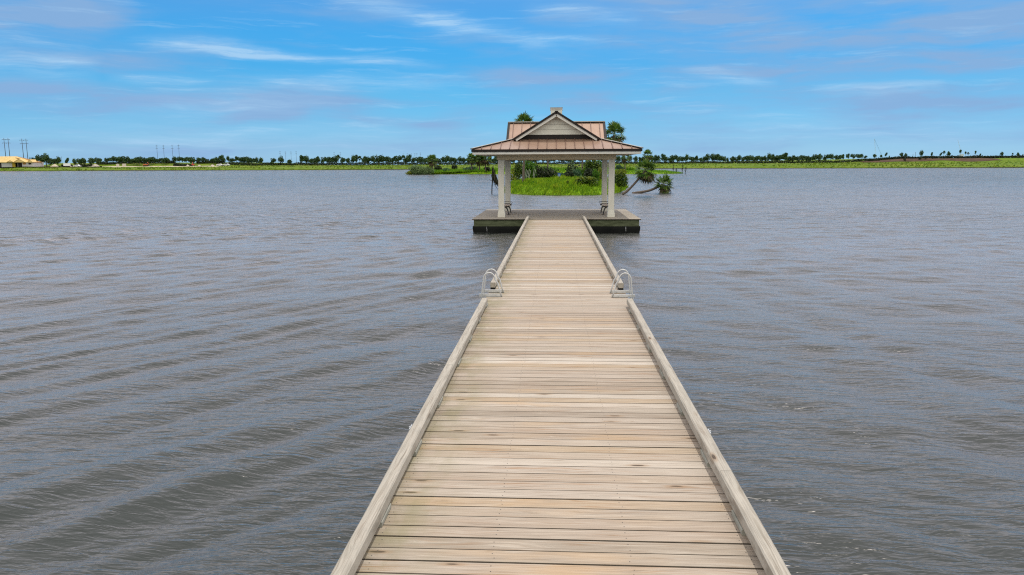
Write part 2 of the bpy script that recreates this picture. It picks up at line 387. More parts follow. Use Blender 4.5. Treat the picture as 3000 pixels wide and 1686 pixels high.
def roof_mat():
    m, nt, b = new_mat('copper_pink_roof_metal', .42, .4); b.inputs['Metallic'].default_value = .25
    tc = nd(nt, 'ShaderNodeTexCoord')
    v = noise(nt, tc.outputs['Object'], 1.4, 6, .6); w = noise(nt, mapping(nt, tc.outputs['Object'], (9, 2, 2)), 1., 5, .6)
    c = ramp(nt, v, [(.3, (.32, .205, .145)), (.7, (.375, .26, .195))])
    c = mix(nt, math_(nt, 'MULTIPLY', smooth(nt, w, .55, .75), .3), c, (.47, .37, .34))
    nt.links.new(c, b.inputs['Base Color']); return m
M_roof = roof_mat()
M_seam = simple('dark_copper_seam', (.12, .065, .045), (.20, .115, .085), 8., .5, .4)
L_palm = leaf_mat('palm_leaf_green', [(.02, .055, .012), (.05, .125, .02), (.10, .20, .03), (.19, .26, .05), (.03, .08, .015)], .4, .25, .4)
L_dead = leaf_mat('dead_palm_leaf', [(.03, .024, .014), (.07, .055, .03), (.15, .12, .06), (.045, .05, .02)], .8, .15)
L_dark = leaf_mat('dark_shrub_leaf', [(.006, .012, .005), (.014, .026, .008), (.03, .05, .012), (.012, .02, .008), (.06, .075, .02)], .45, .12, .35)
L_green = leaf_mat('bright_shrub_leaf', [(.03, .085, .01), (.07, .17, .015), (.12, .26, .02), (.045, .11, .012)], .5, .3)
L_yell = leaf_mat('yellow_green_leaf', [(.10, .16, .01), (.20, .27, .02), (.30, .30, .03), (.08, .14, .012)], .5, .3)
L_mixed = leaf_mat('mixed_shrub_leaf', [(.012, .03, .006), (.025, .06, .01), (.12, .20, .015), (.04, .09, .012), (.18, .22, .02)], .45, .2, .35)
L_sage = leaf_mat('grey_green_leaf', [(.08, .15, .05), (.16, .25, .09), (.26, .36, .16), (.05, .10, .03)], .6, .25)
L_teal = leaf_mat('blue_green_leaf', [(.02, .06, .03), (.05, .12, .06), (.10, .19, .10), (.02, .05, .02)], .6, .25)
L_far = leaf_mat('far_tree_leaf', [(.012, .036, .014), (.028, .075, .024), (.055, .115, .035), (.08, .14, .045)], .6, .15)
L_hedge = leaf_mat('hedge_leaf', [(.006, .012, .006), (.014, .026, .010), (.025, .04, .014), (.04, .055, .02)], .6, .1)
L_grass = leaf_mat('tall_island_grass', [(.10, .22, .006), (.18, .34, .008), (.27, .42, .012), (.36, .44, .02), (.09, .2, .008)], .6, .4, patch=(.9, (.68, .8, .7), (.42, .46, .04)))
L_bank = leaf_mat('bank_grass', [(.07, .15, .010), (.13, .21, .012), (.22, .27, .025), (.04, .10, .008)], .7, .3)
L_isl2 = leaf_mat('far_island_grass', [(.07, .20, .01), (.14, .31, .012), (.22, .38, .02), (.05, .14, .01)], .7, .35)
M_bark = simple('palm_bark', (.085, .068, .056), (.19, .155, .13), 9., .9, .2, (1, 1, 3), bmp=.02)
M_bark2 = simple('grey_bark', (.10, .09, .075), (.2, .18, .15), 6., .9, .2)
M_sand = simple('pale_sand', (.42, .36, .27), (.58, .50, .39), 1.2, .9, .1)
M_gravel = simple('grey_gravel', (.34, .30, .25), (.52, .47, .40), 1.6, .9, .1)
M_block2 = simple('pale_concrete_block', (.5, .46, .4), (.62, .58, .5), 2., .9, .1)
M_cmu = simple('grey_block_wall', (.42, .41, .42), (.52, .51, .52), 1.5, .9, .1)
M_ply = simple('yellow_plywood', (.60, .42, .17), (.74, .55, .26), .5, .8, .15)
M_osb = simple('brown_sheathing', (.26, .13, .04), (.40, .22, .07), .8, .8, .15)
M_yel = simple('yellow_sheathing', (.35, .24, .02), (.45, .32, .04), .8, .8)
M_void = simple('dark_opening', (.02, .018, .02), (.05, .045, .045), 2., .9)
M_silt = simple('black_silt_fabric', (.008, .008, .008), (.02, .02, .018), 1., .9, .1)
M_pole = simple('grey_steel_pole', (.05, .055, .065), (.09, .095, .105), .5, .7)
M_ins = simple('grey_insulator', (.18, .2, .22), (.26, .28, .3), 3., .5)
M_carw = simple('white_car_paint', (.68, .70, .72), (.76, .78, .8), 2., .25, .5)
M_glass = simple('dark_car_glass', (.02, .025, .03), (.04, .045, .05), 2., .1, .5)
M_tyre = simple('black_tyre', (.012, .012, .012), (.025, .025, .025), 5., .9)
M_orange = simple('rusty_orange_paint', (.40, .10, .03), (.52, .16, .05), 2., .5)
M_red = simple('red_paint', (.42, .04, .03), (.55, .07, .05), 2., .5)
M_crane = simple('pale_crane_paint', (.45, .52, .6), (.55, .62, .7), 1., .6)
M_craned = simple('blue_crane_paint', (.16, .33, .55), (.22, .4, .62), 1., .6)
M_signblue = simple('blue_sign_face', (.03, .10, .38), (.05, .15, .48), 3., .5)
M_signwhite = simple('white_sign_mark', (.72, .74, .78), (.8, .82, .85), 3., .5)
M_earth = simple('brown_earth', (.05, .032, .022), (.12, .075, .052), .25, .95, .1, detail=8)
def ground_mat(name, soil, cols, scale, soil_z):
    m, nt, b = new_mat(name, .9, .1); tc = nd(nt, 'ShaderNodeTexCoord'); V = tc.outputs['Object']
    v = noise(nt, V, scale, 8, .65); w = noise(nt, mapping(nt, V, (.012, .05, 1)), 1., 5, .6)
    c = ramp(nt, v, [(.3, cols[0]), (.5, cols[1]), (.7, cols[2])])
    c = mix(nt, smooth(nt, w, .45, .7, 0., .55), c, cols[3])
    sp = nd(nt, 'ShaderNodeSeparateXYZ'); nt.links.new(V, sp.inputs[0])
    c = mix(nt, smooth(nt, math_(nt, 'ADD', sp.outputs[2], math_(nt, 'MULTIPLY', v, .25)), soil_z + .35, soil_z + .1), c, soil)
    nt.links.new(c, b.inputs['Base Color']); return m
M_land = ground_mat('grassy_land', (.03, .026, .016), [(.05, .115, .008), (.10, .165, .010), (.155, .21, .016), (.21, .225, .035)], .35, .25)
M_isl = ground_mat('island_soil', (.035, .03, .018), [(.09, .19, .006), (.15, .28, .008), (.22, .34, .012), (.2, .32, .012)], 1.5, -.1)
def water_mat():
    m, nt, b = new_mat('lake_water', .07, .5); b.inputs['IOR'].default_value = 1.40
    tc = nd(nt, 'ShaderNodeTexCoord'); V = tc.outputs['Object']
    big = noise(nt, V, .12, 4, .5)
    body = ramp(nt, big, [(.3, (.025, .034, .029)), (.7, (.034, .041, .036))])
    cd = nd(nt, 'ShaderNodeNewGeometry')
    sp = nd(nt, 'ShaderNodeSeparateXYZ'); nt.links.new(V, sp.inputs[0])
    side = smooth(nt, sp.outputs[0], -1.5, 1.5)
    # fine wind ripples, one train each side of the dock
    def train(rot, sx, sy, det=3, off=0.):
        return noise(nt, mapping(nt, V, (sx, sy, 1), (0, 0, R(rot)), (off, off, 0)), 1., det, .55, .6)
    a = train(-14, 3.2, 12.); bb = train(26, 2.6, 12., 3, 5.); c = train(10, 6.5, 20., 2, 9.)
    fine = math_(nt, 'ADD', math_(nt, 'ADD', math_(nt, 'MULTIPLY', a, math_(nt, 'SUBTRACT', 1., side)), math_(nt, 'MULTIPLY', bb, side)), math_(nt, 'MULTIPLY', c, .2))
    mid = train(4, .55, 1.9, 4, 3.); far = train(2, .10, .42, 4, 7.)
    dist = vmath(nt, 'LENGTH', V)
    h = math_(nt, 'MULTIPLY', fine, .023)
    h = math_(nt, 'ADD', h, math_(nt, 'MULTIPLY', math_(nt, 'MULTIPLY', mid, smooth(nt, dist, 12., 50., .0, 1.)), .17))
    h = math_(nt, 'ADD', h, math_(nt, 'MULTIPLY', math_(nt, 'MULTIPLY', far, smooth(nt, dist, 60., 200., .0, 1.)), .55))
    n = nt.nodes.new('ShaderNodeBump'); n.inputs['Strength'].default_value = 1.; n.inputs['Distance'].default_value = 1.
    nt.links.new(h, n.inputs['Height'])
    # facets of the chop too fine to model: tilt the normal directly
    def slopes(sc, kx, ky, loc, det):
        t = nd(nt, 'ShaderNodeTexNoise'); t.inputs['Scale'].default_value = 1.; t.inputs['Detail'].default_value = det; t.inputs['Roughness'].default_value = .6
        nt.links.new(mapping(nt, V, sc, (0, 0, R(4)), loc), t.inputs['Vector'])
        return vmath(nt, 'MULTIPLY', vmath(nt, 'SUBTRACT', t.outputs['Color'], (.5, .5, .5)), (kx, ky, 0))
    s1 = slopes((.6, 2.6, 1), .55, 1.05, (0, 0, 0), 4); s2 = slopes((.10, .6, 1), .4, .95, (9, 4, 0), 3)
    rg = math_(nt, 'ADD', smooth(nt, dist, 3., 22., .18, .23), smooth(nt, dist, 36., 150., 0., -.085))
    gust = noise(nt, mapping(nt, V, (.05, .13, 1)), 1., 3, .5)
    f1 = math_(nt, 'MULTIPLY', smooth(nt, dist, 6., 40., .15, .95), smooth(nt, gust, .35, .65, .6, 1.35)); f2 = smooth(nt, dist, 40., 160., .0, 1.)
    sc1 = nt.nodes.new('ShaderNodeVectorMath'); sc1.operation = 'SCALE'; nt.links.new(s1, sc1.inputs[0]); nt.links.new(f1, sc1.inputs['Scale'])
    sc2 = nt.nodes.new('ShaderNodeVectorMath'); sc2.operation = 'SCALE'; nt.links.new(s2, sc2.inputs[0]); nt.links.new(f2, sc2.inputs['Scale'])
    # mean tilt toward -y added so reflections pick up the brighter high sky
    lean = nd(nt, 'ShaderNodeCombineXYZ'); nt.links.new(math_(nt, 'ADD', smooth(nt, dist, 5., 14., -.018, -.038), smooth(nt, dist, 15., 30., 0., .022)), lean.inputs[1])
    N = vmath(nt, 'NORMALIZE', vmath(nt, 'ADD', vmath(nt, 'ADD', n.outputs[0], lean.outputs[0]), vmath(nt, 'ADD', sc1.outputs[0], sc2.outputs[0])))
    df = nd(nt, 'ShaderNodeBsdfDiffuse'); nt.links.new(N, df.inputs['Normal']); nt.links.new(body, df.inputs['Color'])
    gl = nd(nt, 'ShaderNodeBsdfGlossy'); gl.distribution = 'GGX'; gl.inputs['Color'].default_value = (1., .945, .93, 1)
    nt.links.new(N, gl.inputs['Normal']); nt.links.new(rg, gl.inputs['Roughness'])
    fr = nd(nt, 'ShaderNodeFresnel'); fr.inputs['IOR'].default_value = 1.56; nt.links.new(N, fr.inputs['Normal'])
    ms = nd(nt, 'ShaderNodeMixShader'); nt.links.new(fr.outputs[0], ms.inputs[0]); nt.links.new(df.outputs[0], ms.inputs[1]); nt.links.new(gl.outputs[0], ms.inputs[2])
    nt.links.new(ms.outputs[0], nt.nodes['Material Output'].inputs['Surface'])
    return m
M_water = water_mat()

# ------------------------------------------------------------------ water
def build_water():
    r = [2.2]
    while r[-1] < 170: r.append(r[-1] * 1.0046)
    while r[-1] < 12000: r.append(r[-1] * 1.045)
    r = np.array(r); a = np.radians(np.concatenate([np.linspace(-88, -44, 60), np.linspace(-43.9, 43.9, 860), np.linspace(44, 88, 60)]))
    RR, AA = np.meshgrid(r, a, indexing='ij'); Xw = RR * np.sin(AA); Yw = RR * np.cos(AA)
    sp = RR * .0046
    left = 1 / (1 + np.exp(np.clip((Xw - .0) / (.35 + np.maximum(0, Yw - 36) * .15), -30, 30)))
    H = np.zeros_like(Xw); g = np.random.default_rng(3)
    def comp(n, ang, spread, lo, hi, steep, mask):
        nonlocal H
        for i in range(n):
            lam = lo * (hi / lo) ** g.uniform(); th = math.radians(ang + g.normal() * spread) + math.pi / 2
            k = 2 * math.pi / lam; ph = g.uniform(0, 6.28)
            fade = np.clip((lam / sp - 3.) / 4., 0, 1)
            am = steep * lam / (2 * math.pi)
            grp = .6 + .4 * np.sin(Xw * g.uniform(-.22, .22) + Yw * g.uniform(-.22, .22) + g.uniform(0, 6.28))
            s = np.sin(k * (Xw * math.cos(th) + Yw * math.sin(th)) + ph)
            H += am * fade * mask * grp * (s + .22 * np.cos(2 * (k * (Xw * math.cos(th) + Yw * math.sin(th)) + ph)))
    one = np.ones_like(Xw)
    comp(9, 57, 2.5, .75, 1.35, .060, left)
    comp(12, 55, 6, .42, .8, .030, left)
    comp(12, 16, 16, .2, .42, .020, left)
    comp(8, -73, 4, .9, 1.9, .026, 1 - left)
    comp(10, -50, 12, .4, .9, .022, 1 - left)
    comp(12, -27, 7, .17, .36, .020, 1 - left)
    comp(12, 6, 14, .28, .8, .016, one)
    comp(12, -14, 10, .5, 1.3, .021, 1 - left)
    comp(12, 10, 16, 1., 3.5, .026, one)
    v = np.stack([Xw, Yw, H], -1).reshape(-1, 3); nr, na = Xw.shape
    i, j = np.meshgrid(np.arange(nr - 1), np.arange(na - 1), indexing='ij'); q = (i * na + j)
    f = np.stack([q, q + 1, q + na + 1, q + na], -1).ravel()
    me = raw_mesh('water', v, f, 4, M_water, True)
    o = link('water', me); tag(o, 'grey rippled lake water around the dock', kind='structure')
build_water()

# ------------------------------------------------------------------ dock
def planks(name, mat, x_half, y0, y1, top, th, parent, pitch=.1445, gap=(.004, .0092), wob=.006, screws=False):
    mb = MB(); cols = []; y = y0
    while y < y1 - .02:
        g = random.uniform(*gap) if random.random() < .75 else gap[0]
        w = pitch - g
        a = -x_half - random.uniform(0, wob); b = x_half + random.uniform(0, wob)
        dz = random.uniform(-.0012, .0012)
        mb.bev(((a + b) / 2, y + w / 2, top - th / 2 + dz), (b - a, w, th), random.choice((.0008, .0012, .002, .004)), None)
        mb.m[-10:] = [1, 1, 1, 1, 1, 1, 0, 1, 1, 1]
        if screws:
            for sx in (-1.09, -.39, .41, 1.1):
                for sy in (.28, .72):
                    cx, cy = sx + random.uniform(-.012, .012), y + w * sy + random.uniform(-.006, .006)
                    mb.add([(cx + .0042 * math.cos(k), cy + .0042 * math.sin(k), top + dz + .0006) for k in np.arange(6) * math.pi / 3], [(0, 1, 2, 3, 4, 5)], 2)
        cols.append((random.random(), random.random(), random.random(), 1)); y += pitch
    o = mb.build(name, [mat, M_gap_edge, M_screw], parent); me = o.data
    at = me.color_attributes.new('plank', 'FLOAT_COLOR', 'CORNER'); per = len(me.loops) // len(cols)
    at.data.foreach_set('color', np.repeat(np.array(cols, np.float32), per, 0).ravel())
    return o
dock = thing('dock', 'long weathered plank dock leading out to the pavilion', 'dock', (X0, 0, DZ))
planks('decking', M_deck, 1.215, .35, 32.33, 0., .035, dock, screws=True)
CW, CH, LIFT = .092, .092, .040
def curb(side, y0, y1):
    mb = MB(); n = max(2, int((y1 - y0) / .35)); xs = side * (1.215 - CW / 2)
    ys = np.linspace(y0, y1, n + 1); b = .010
    prof = [(-CW / 2 + b, 0), (CW / 2 - b, 0), (CW / 2, b), (CW / 2, CH - b), (CW / 2 - b, CH), (-CW / 2 + b, CH), (-CW / 2, CH - b), (-CW / 2, b)]
    v = []
    for y in ys:
        jx, jz = random.uniform(-.0025, .0025), random.uniform(-.0015, .0015)
        v += [(xs + p[0] + jx, y, LIFT + p[1] + jz) for p in prof]
    f = [tuple(range(8)), tuple(len(v) - 1 - i for i in range(8))]
    f += [(k * 8 + i, (k + 1) * 8 + i, (k + 1) * 8 + (i + 1) % 8, k * 8 + (i + 1) % 8) for k in range(n) for i in range(8)]
    mb.add(v, f); o = mb.build('curb_rail', M_curb, dock)
    if y0 > 13 and y0 < 14:
        bl = MB(); bl.bev((xs, y0 + .07, LIFT / 2 - .0005), (CW - .004, .13, LIFT - .003), .004); bl.build('gap_shade_block', M_float, o)  # black block stands in for the shaded gap under the curb end
    y = y0 + .52
    while y < y1:
        bl = MB(); bl.bev((xs - side * .003, y, LIFT / 2 - .0005), (CW + .004, .28, LIFT - .003), .006)
        bl.build('spacer_block', M_block, o); y += 1.205
    return o
for s, cuts in ((-1, (.5, 8.02, 12.24)), (1, (.5, 5.2, 12.24))):
    for a, b in zip(cuts[:-1], cuts[1:]): curb(s, a + .002, b - .002)
for s, cuts in ((-1, (13.86, 19.9, 26.2, 32.75)), (1, (13.86, 20.6, 26.9, 32.75))):
    for a, b in zip(cuts[:-1], cuts[1:]): curb(s, a + .002, b - .002)
for s in (-1, 1):
    mb = MB(); mb.box((s * 1.17, 16.3, -.16), (.05, 31.9, .24)); mb.build('rim_joist', M_fascia, dock)
    mb = MB(); mb.box((s * 1.243, 6.15, .04), (.008, .11, .09)).box((s * 1.231, 6.11, .07), (.032, .01, .02)).box((s * 1.231, 6.19, .06), (.032, .01, .02)); mb.tube([(s * 1.25, 6.15, .06), (s * 1.25, 6.15, .088)], .008, 8)
    mb.build('side_bracket', M_galv, dock)
for y in np.arange(1.6, 31, 4.1):
    mb = MB(); mb.box((0, y + .8, -.055), (2.28, 4.08, .03)); mb.build('gap_shade_sheet', M_dark, dock)  # unseen dark sheet added below the planks to keep the gaps black
    mb = MB(); mb.bev((0, y + .8, -.50), (2.1, 2.6, .40), .05); mb.build('float', M_float, dock)

# ladders
def ladder(side, label):
    t = thing('dock_ladder', label, 'dock ladder', (X0 + side * 1.0, 13.3, DZ))
    # side: -1 left, +1 right. local x grows outwards
    for dy in (-.225, .225):
        base = np.array([0.035 * -1, dy, .03]); pts = []
        xi, xo = -.045, .325
        pts.append((xi, dy, .01)); pts.append((xi + .03, dy, .12)); pts.append((xi + .06, dy, .24))
        cx, rx = .165, .105
        for k in range(0, 13):
            a = math.pi - k / 12 * math.pi
            pts.append((cx + rx * math.cos(a), dy, .30 + .125 * math.sin(a)))
        pts += [(.285, dy, .16), (.31, dy, -.05), (.345, dy, -.35), (.385, dy, -.75), (.42, dy, -1.15)]
        pts = [(p[0] * side, p[1], p[2]) for p in pts]
        mb = MB(); mb.tube(pts, .0118, 10); mb.build('handrail', M_alu, t, True)
        pl = MB(); pl.box((side * .14, dy, .031), (.40, .006, .046)).box((side * .14, dy + .023, .0065), (.40, .04, .005)).box((side * .14, dy + .012, .0525), (.40, .024, .005))
        for bx in (.06, .24): pl.tube([(side * bx, dy - .012, .032), (side * bx, dy + .004, .032)], .009, 6)
        pl.build('mounting_plate', M_alu, t)
    for k, z in enumerate((-.28, -.55, -.82)):
        mb = MB(); mb.bev((side * (.34 + k * .028), 0, z), (.07, .45, .025), .005); mb.build('step', M_alu, t)
    return t
ladder(-1, 'pale hooped metal ladder at the left edge of the dock')
ladder(1, 'pale hooped metal ladder at the right edge of the dock')

# ------------------------------------------------------------------ floating platform
PY0, PY1, PXH = 32.36, 39.56, 3.55
PC = (PY0 + PY1) / 2
plat = thing('floating_platform', 'square grey floating platform carrying the pavilion', 'floating platform', (X0 + .01, PC, DZ))
planks('decking', M_plat, PXH, -(PY1 - PY0) / 2, (PY1 - PY0) / 2 - .02, 0., .035, plat, wob=.004)
hh = (PY1 - PY0) / 2 - .07; hx = PXH - .075
mb = MB()
mb.box((0, -hh, -.171), (2 * hx, .04, .27)); mb.box((0, hh, -.171), (2 * hx, .04, .27))
mb.box((-hx + .02, 0, -.171), (.04, 2 * hh - .041, .27)); mb.box((hx - .02, 0, -.171), (.04, 2 * hh - .041, .27))
mb.build('fascia_board', M_fascia, plat)
mb = MB(); a, b2 = hx + .05, hh + .05; c, d = hx - .03, hh - .03
z0, z1, z2 = -.308, -.40, -.95
v = [(-a, -b2, z0), (a, -b2, z0), (a, b2, z0), (-a, b2, z0), (-a, -b2, z1), (a, -b2, z1), (a, b2, z1), (-a, b2, z1), (-c, -d, z2), (c, -d, z2), (c, d, z2), (-c, d, z2)]
mb.add(v, [(0, 1, 2, 3), (11, 10, 9, 8)] + [(k + (i + 1) % 4, k + i, k + 4 + i, k + 4 + (i + 1) % 4) for k in (0, 4) for i in range(4)])
mb.build('float', M_float, plat)
for s in (-1, 1):
    mb = MB(); x = s * 2.92; mb.tube([(x, -hh - .055, -.32), (x, -hh - .06, -.42), (x + .01, -hh - .045, -.52)], .009, 6)
    mb.build('tether_rod', M_galv, plat)

# ------------------------------------------------------------------ pavilion
pav = thing('pavilion', 'open pavilion with copper pink metal roof and cream columns', 'pavilion', (X0 + .01, PC, DZ))
def column(sx, sy):
    x, y = sx * 2.38, sy * 2.31; c = MB(); w = .255
    c.bev((x, y, 1.25), (w, w, 2.46), .012)
    # splayed plinth
    p0, p1 = .158, .131
    v = [(x + a * p0, y + b * p0, .003) for a, b in ((-1, -1), (1, -1), (1, 1), (-1, 1))] + [(x + a * p0, y + b * p0, .13) for a, b in ((-1, -1), (1, -1), (1, 1), (-1, 1))] + [(x + a * p1, y + b * p1, .30) for a, b in ((-1, -1), (1, -1), (1, 1), (-1, 1))]
    c.add(v, [(3, 2, 1, 0), (8, 9, 10, 11)] + [(k + i, k + (i + 1) % 4, k + 4 + (i + 1) % 4, k + 4 + i) for k in (0, 4) for i in range(4)])
    c.bev((x, y, 2.32), (.275, .275, .30), .01); c.box((x, y, 2.16), (.29, .29, .018))
    return c.build('column', M_white, pav)
for sx in (-1, 1):
    for sy in (-1, 1): column(sx, sy)
E_, ZE, B_, ZB, V_ = 3.53, 2.90, 1.85, 3.35, 2.16
ZR, ZS = 4.48, 4.16; SL = (ZR - ZB) / B_; WS = (ZS - ZB) / SL
mb = MB()
for s in (-1, 1):
    mb.bev((0, s * 2.42, 2.60), (5.12, .27, .25), .008); mb.bev((s * 2.42, 0, 2.60), (.27, 4.56, .246), .008)
mb.build('beam', M_beige, pav)
mb = MB(); mb.box((0, 0, 2.742), (2 * E_ - .12, 2 * E_ - .12, .012)); mb.build('soffit', M_beige, pav)
roof = MB()
def hip(x, y): return (x, y)
for k in range(4):
    q = rotz(k * math.pi / 2)
    pts = np.array([(-E_, -E_, ZE), (E_, -E_, ZE), (B_, -B_, ZB), (-B_, -B_, ZB)]) @ q.T
    roof.slab(pts, .05)
    n = int(E_ / .39)
    for i in range(-n, n + 1):
        x = i * .39; ax = abs(x)
        yt = -B_ if ax < B_ else -ax
        if abs(yt) > E_ - .05: continue
        zt = ZE + (E_ - abs(yt)) / (E_ - B_) * (ZB - ZE)
        p = q @ np.array([x, -E_, ZE + .014]); r_ = q @ np.array([x, yt, zt + .014])
        roof.beam(p, r_, .028, .038, mi=1)
    a = q @ np.array([-E_ - .01, -E_ - .01, ZE + .02]); bq = q @ np.array([-B_ - .02, -B_ - .02, ZB + .02])
    roof.beam(a, bq, .16, .03, mi=2); roof.beam(a + [0, 0, .018], bq + [0, 0, .018], .10, .03, mi=3)
main = MB
for s in (-1, 1):
    roof.slab([(0, -V_, ZR), (s * B_, -V_, ZB + .001), (s * B_, V_, ZB + .001), (0, V_, ZR)], .045)
    roof.slab([(s * .52, 0, ZS), (s * V_, 0, ZS), (s * V_, -WS, ZB + .002), (s * B_, -WS, ZB + .002)], .045)
    roof.slab([(s * .52, 0, ZS), (s * V_, 0, ZS), (s * V_, WS, ZB + .002), (s * B_, WS, ZB + .002)], .045)
    for y in np.arange(-1.95, 2.0, .39):
        zt = ZR; x0 = 0.03
        if abs(y) < WS:
            zv = ZS - abs(y) * SL; x1 = (ZR - zv) / SL - .01
        else: x1 = B_
        if x1 > .1: roof.beam((s * x0, y, ZR - x0 * SL + .014), (s * x1, y, ZR - x1 * SL + .014), .028, .038, mi=1)
    for x in np.arange(.78, V_ - .05, .39):
        for t in (-1, 1):
            yv = min((ZS - (ZR - x * SL)) / SL, WS) if x < B_ else WS
            if yv > .05: roof.beam((s * x, 0, ZS + .014), (s * x, t * yv, ZS - yv * SL + .014), .028, .038, mi=1)
    # verge drip edges (dark) front and back, and over the side gables
    for e in (-1, 1):
        roof.beam((0, e * (V_ + .01), ZR + .012), (s * (B_ + .03), e * (V_ + .01), ZB - .03 + .012), .10, .085, mi=2)
        roof.beam((s * (V_ + .01), 0, ZS + .008), (s * (V_ + .01), e * (WS + .02), ZB), .10, .075, mi=2)
        for e2 in (-1, 1):
            pass
    roof.beam((s * .45, 0, ZS + .03), (s * (V_ + .04), 0, ZS + .03), .17, .05, mi=3); roof.beam((s * .45, 0, ZS + .002), (s * (V_ + .05), 0, ZS + .002), .2, .03, mi=2)
roof.beam((0, -V_ - .05, ZR + .035), (0, V_ + .05, ZR + .035), .15, .05, mi=2)
ro = roof.build('roof', [M_roof, M_seam, M_drip, M_cap], pav)
mb = MB(); 
for k in range(4):
    q = rotz(k * math.pi / 2); w = 2 * E_ + .03 if k % 2 == 0 else 2 * E_ - .0505
    c = q @ np.array([0, -E_ + .005, ZE - .052]); mb.box(c, (w, .05, .10), q)
mb.build('drip_edge', M_drip, ro)
mb = MB()
for k in range(4):
    q = rotz(k * math.pi / 2); w = 2 * E_ - .05 if k % 2 == 0 else 2 * E_ - .1305
    c = q @ np.array([0, -E_ + .045, ZE - .155]); mb.box(c, (w, .04, .104), q)
mb.build('fascia', M_trim, ro)
# gables
def gable(q, half, zr, tag_front):
    yw = -1.86
    zt, z1 = zr - .06, ZB + .20
    g = MB()
    h0 = half * (zt - z1) / (zr - ZB) - .02
    nb = 4 if half > 1.5 else 3
    for i in range(nb):
        a = i / nb; b = (i + 1) / nb
        xa, xb = h0 * (1 - a), h0 * (1 - b); za, zb_ = z1 + (zt - z1) * a, z1 + (zt - z1) * b - .008
        ta = .012
        poly = [(-xa, yw - ta, za), (xa, yw - ta, za), (xb + .001, yw, zb_), (-xb - .001, yw, zb_)]
        g.extr([q @ np.array(p) for p in poly], q @ np.array([0, .05, 0]))
    o = g.build('gable_wall', M_siding, pav)
    s = MB(); hb = half * (z1 - ZB) / (zr - ZB)
    s.extr([q @ np.array(p) for p in [(-half + .02, yw + .02, ZB - .06), (half - .02, yw + .02, ZB - .06), (half - hb - .02, yw + .02, z1), (-half + hb + .02, yw + .02, z1)]], q @ np.array([0, .03, 0]))
    s.build('vent_screen', M_drip, o)
    b = MB()
    for e in (-1, 1):
        b.beam(q @ np.array([0, -V_ + .015, zr - .105]), q @ np.array([e * (half - .10), -V_ + .015, ZB - .045 + .015]), .045, .115, upv=tuple(q @ np.array([0, 0, 1.])))
    b.build('bargeboard', M_trim, o)
    f = MB()
    for e in (-1, 1):
        f.slab([q @ np.array(p) for p in [(0, -V_ + .04, zr - .06), (e * (half - .05), -V_ + .04, ZB - .02), (e * (half - .05), yw, ZB - .02), (0, yw, zr - .06)]], .012)
    f.build('verge_soffit', M_beige, o)
gable(rotz(0), B_, ZR, True); gable(rotz(math.pi), B_, ZR, True)
gable(rotz(math.pi / 2), WS, ZS, False); gable(rotz(-math.pi / 2), WS, ZS, False)
mb = MB(); mb.box((0, 0, 4.55), (.50, .50, .42)); 
for a, b in ((-1, -1), (1, -1), (1, 1), (-1, 1)): mb.box((a * .235, b * .235, 4.555), (.05, .05, .41))
cu = mb.build('cupola', M_siding, pav)
mb = MB(); mb.bev((0, 0, 4.725), (.56, .54, .035), .008); mb.box((0, 0, 4.775), (.53, .53, .066)); mb.box((0, 0, 4.815), (.57, .57, .014)); mb.build('cupola_cap', M_cap, cu)

# ------------------------------------------------------------------ benches
def bench(side, label):
    t = thing('bench', label, 'bench', (X0 + side * 2.36, 36.1, DZ), 0, 'backless benches under the pavilion')
    s = -side                      # local +x (times s) faces the middle of the pavilion
    def arc(p0, p1, p2, n=8):
        p0, p1, p2 = map(np.array, (p0, p1, p2)); u = np.linspace(0, 1, n)[:, None]
        return (1 - u) ** 2 * p0 + 2 * u * (1 - u) * p1 + u ** 2 * p2
    for y in (-.86, .86):
        f = MB()
        for e in (1, -1):
            f.tube([(s * e * p[0], y, p[1]) for p in arc((.02, .36), (.17, .34), (.20, .015))], [.036, .036, .034, .032, .03, .027, .025, .026], 8)
            f.bev((s * e * .205, y, .012), (.09, .05, .02), .004)
        f.bev((0, y, .365), (.50, .045, .055), .012)
        f.tube([(s * p[0], y, p[1]) for p in arc((-.30, .41), (-.27, .36), (-.2, .37))], .018, 6)
        f.build('cast_iron_end', M_iron, t)
        h = MB(); pts = [(s * .20, y, .40), (s * .285, y, .47), (s * .28, y, .505), (s * .10, y, .515), (s * -.10, y, .515), (s * -.27, y, .505), (s * -.25, y, .45)]
        h.tube(pts, .013, 6); h.build('armrest', M_iron, t)
    for i, (x, z, tl) in enumerate(((-.22, .425, .35), (-.13, .405, .12), (-.04, .40, 0), (.05, .402, -.05), (.14, .412, -.15), (.225, .432, -.4))):
        m_ = MB(); ca, sa = math.cos(tl * s), math.sin(tl * s)
        m_.bev((s * x, 0, z), (.078, 1.76, .028), .006, np.array([[ca, 0, sa], [0, 1, 0], [-sa, 0, ca]])); m_.build('seat_slat', M_slat, t)
    return t
bench(-1, 'black iron bench with pale slats beside the left columns')
bench(1, 'black iron bench with pale slats beside the right columns')

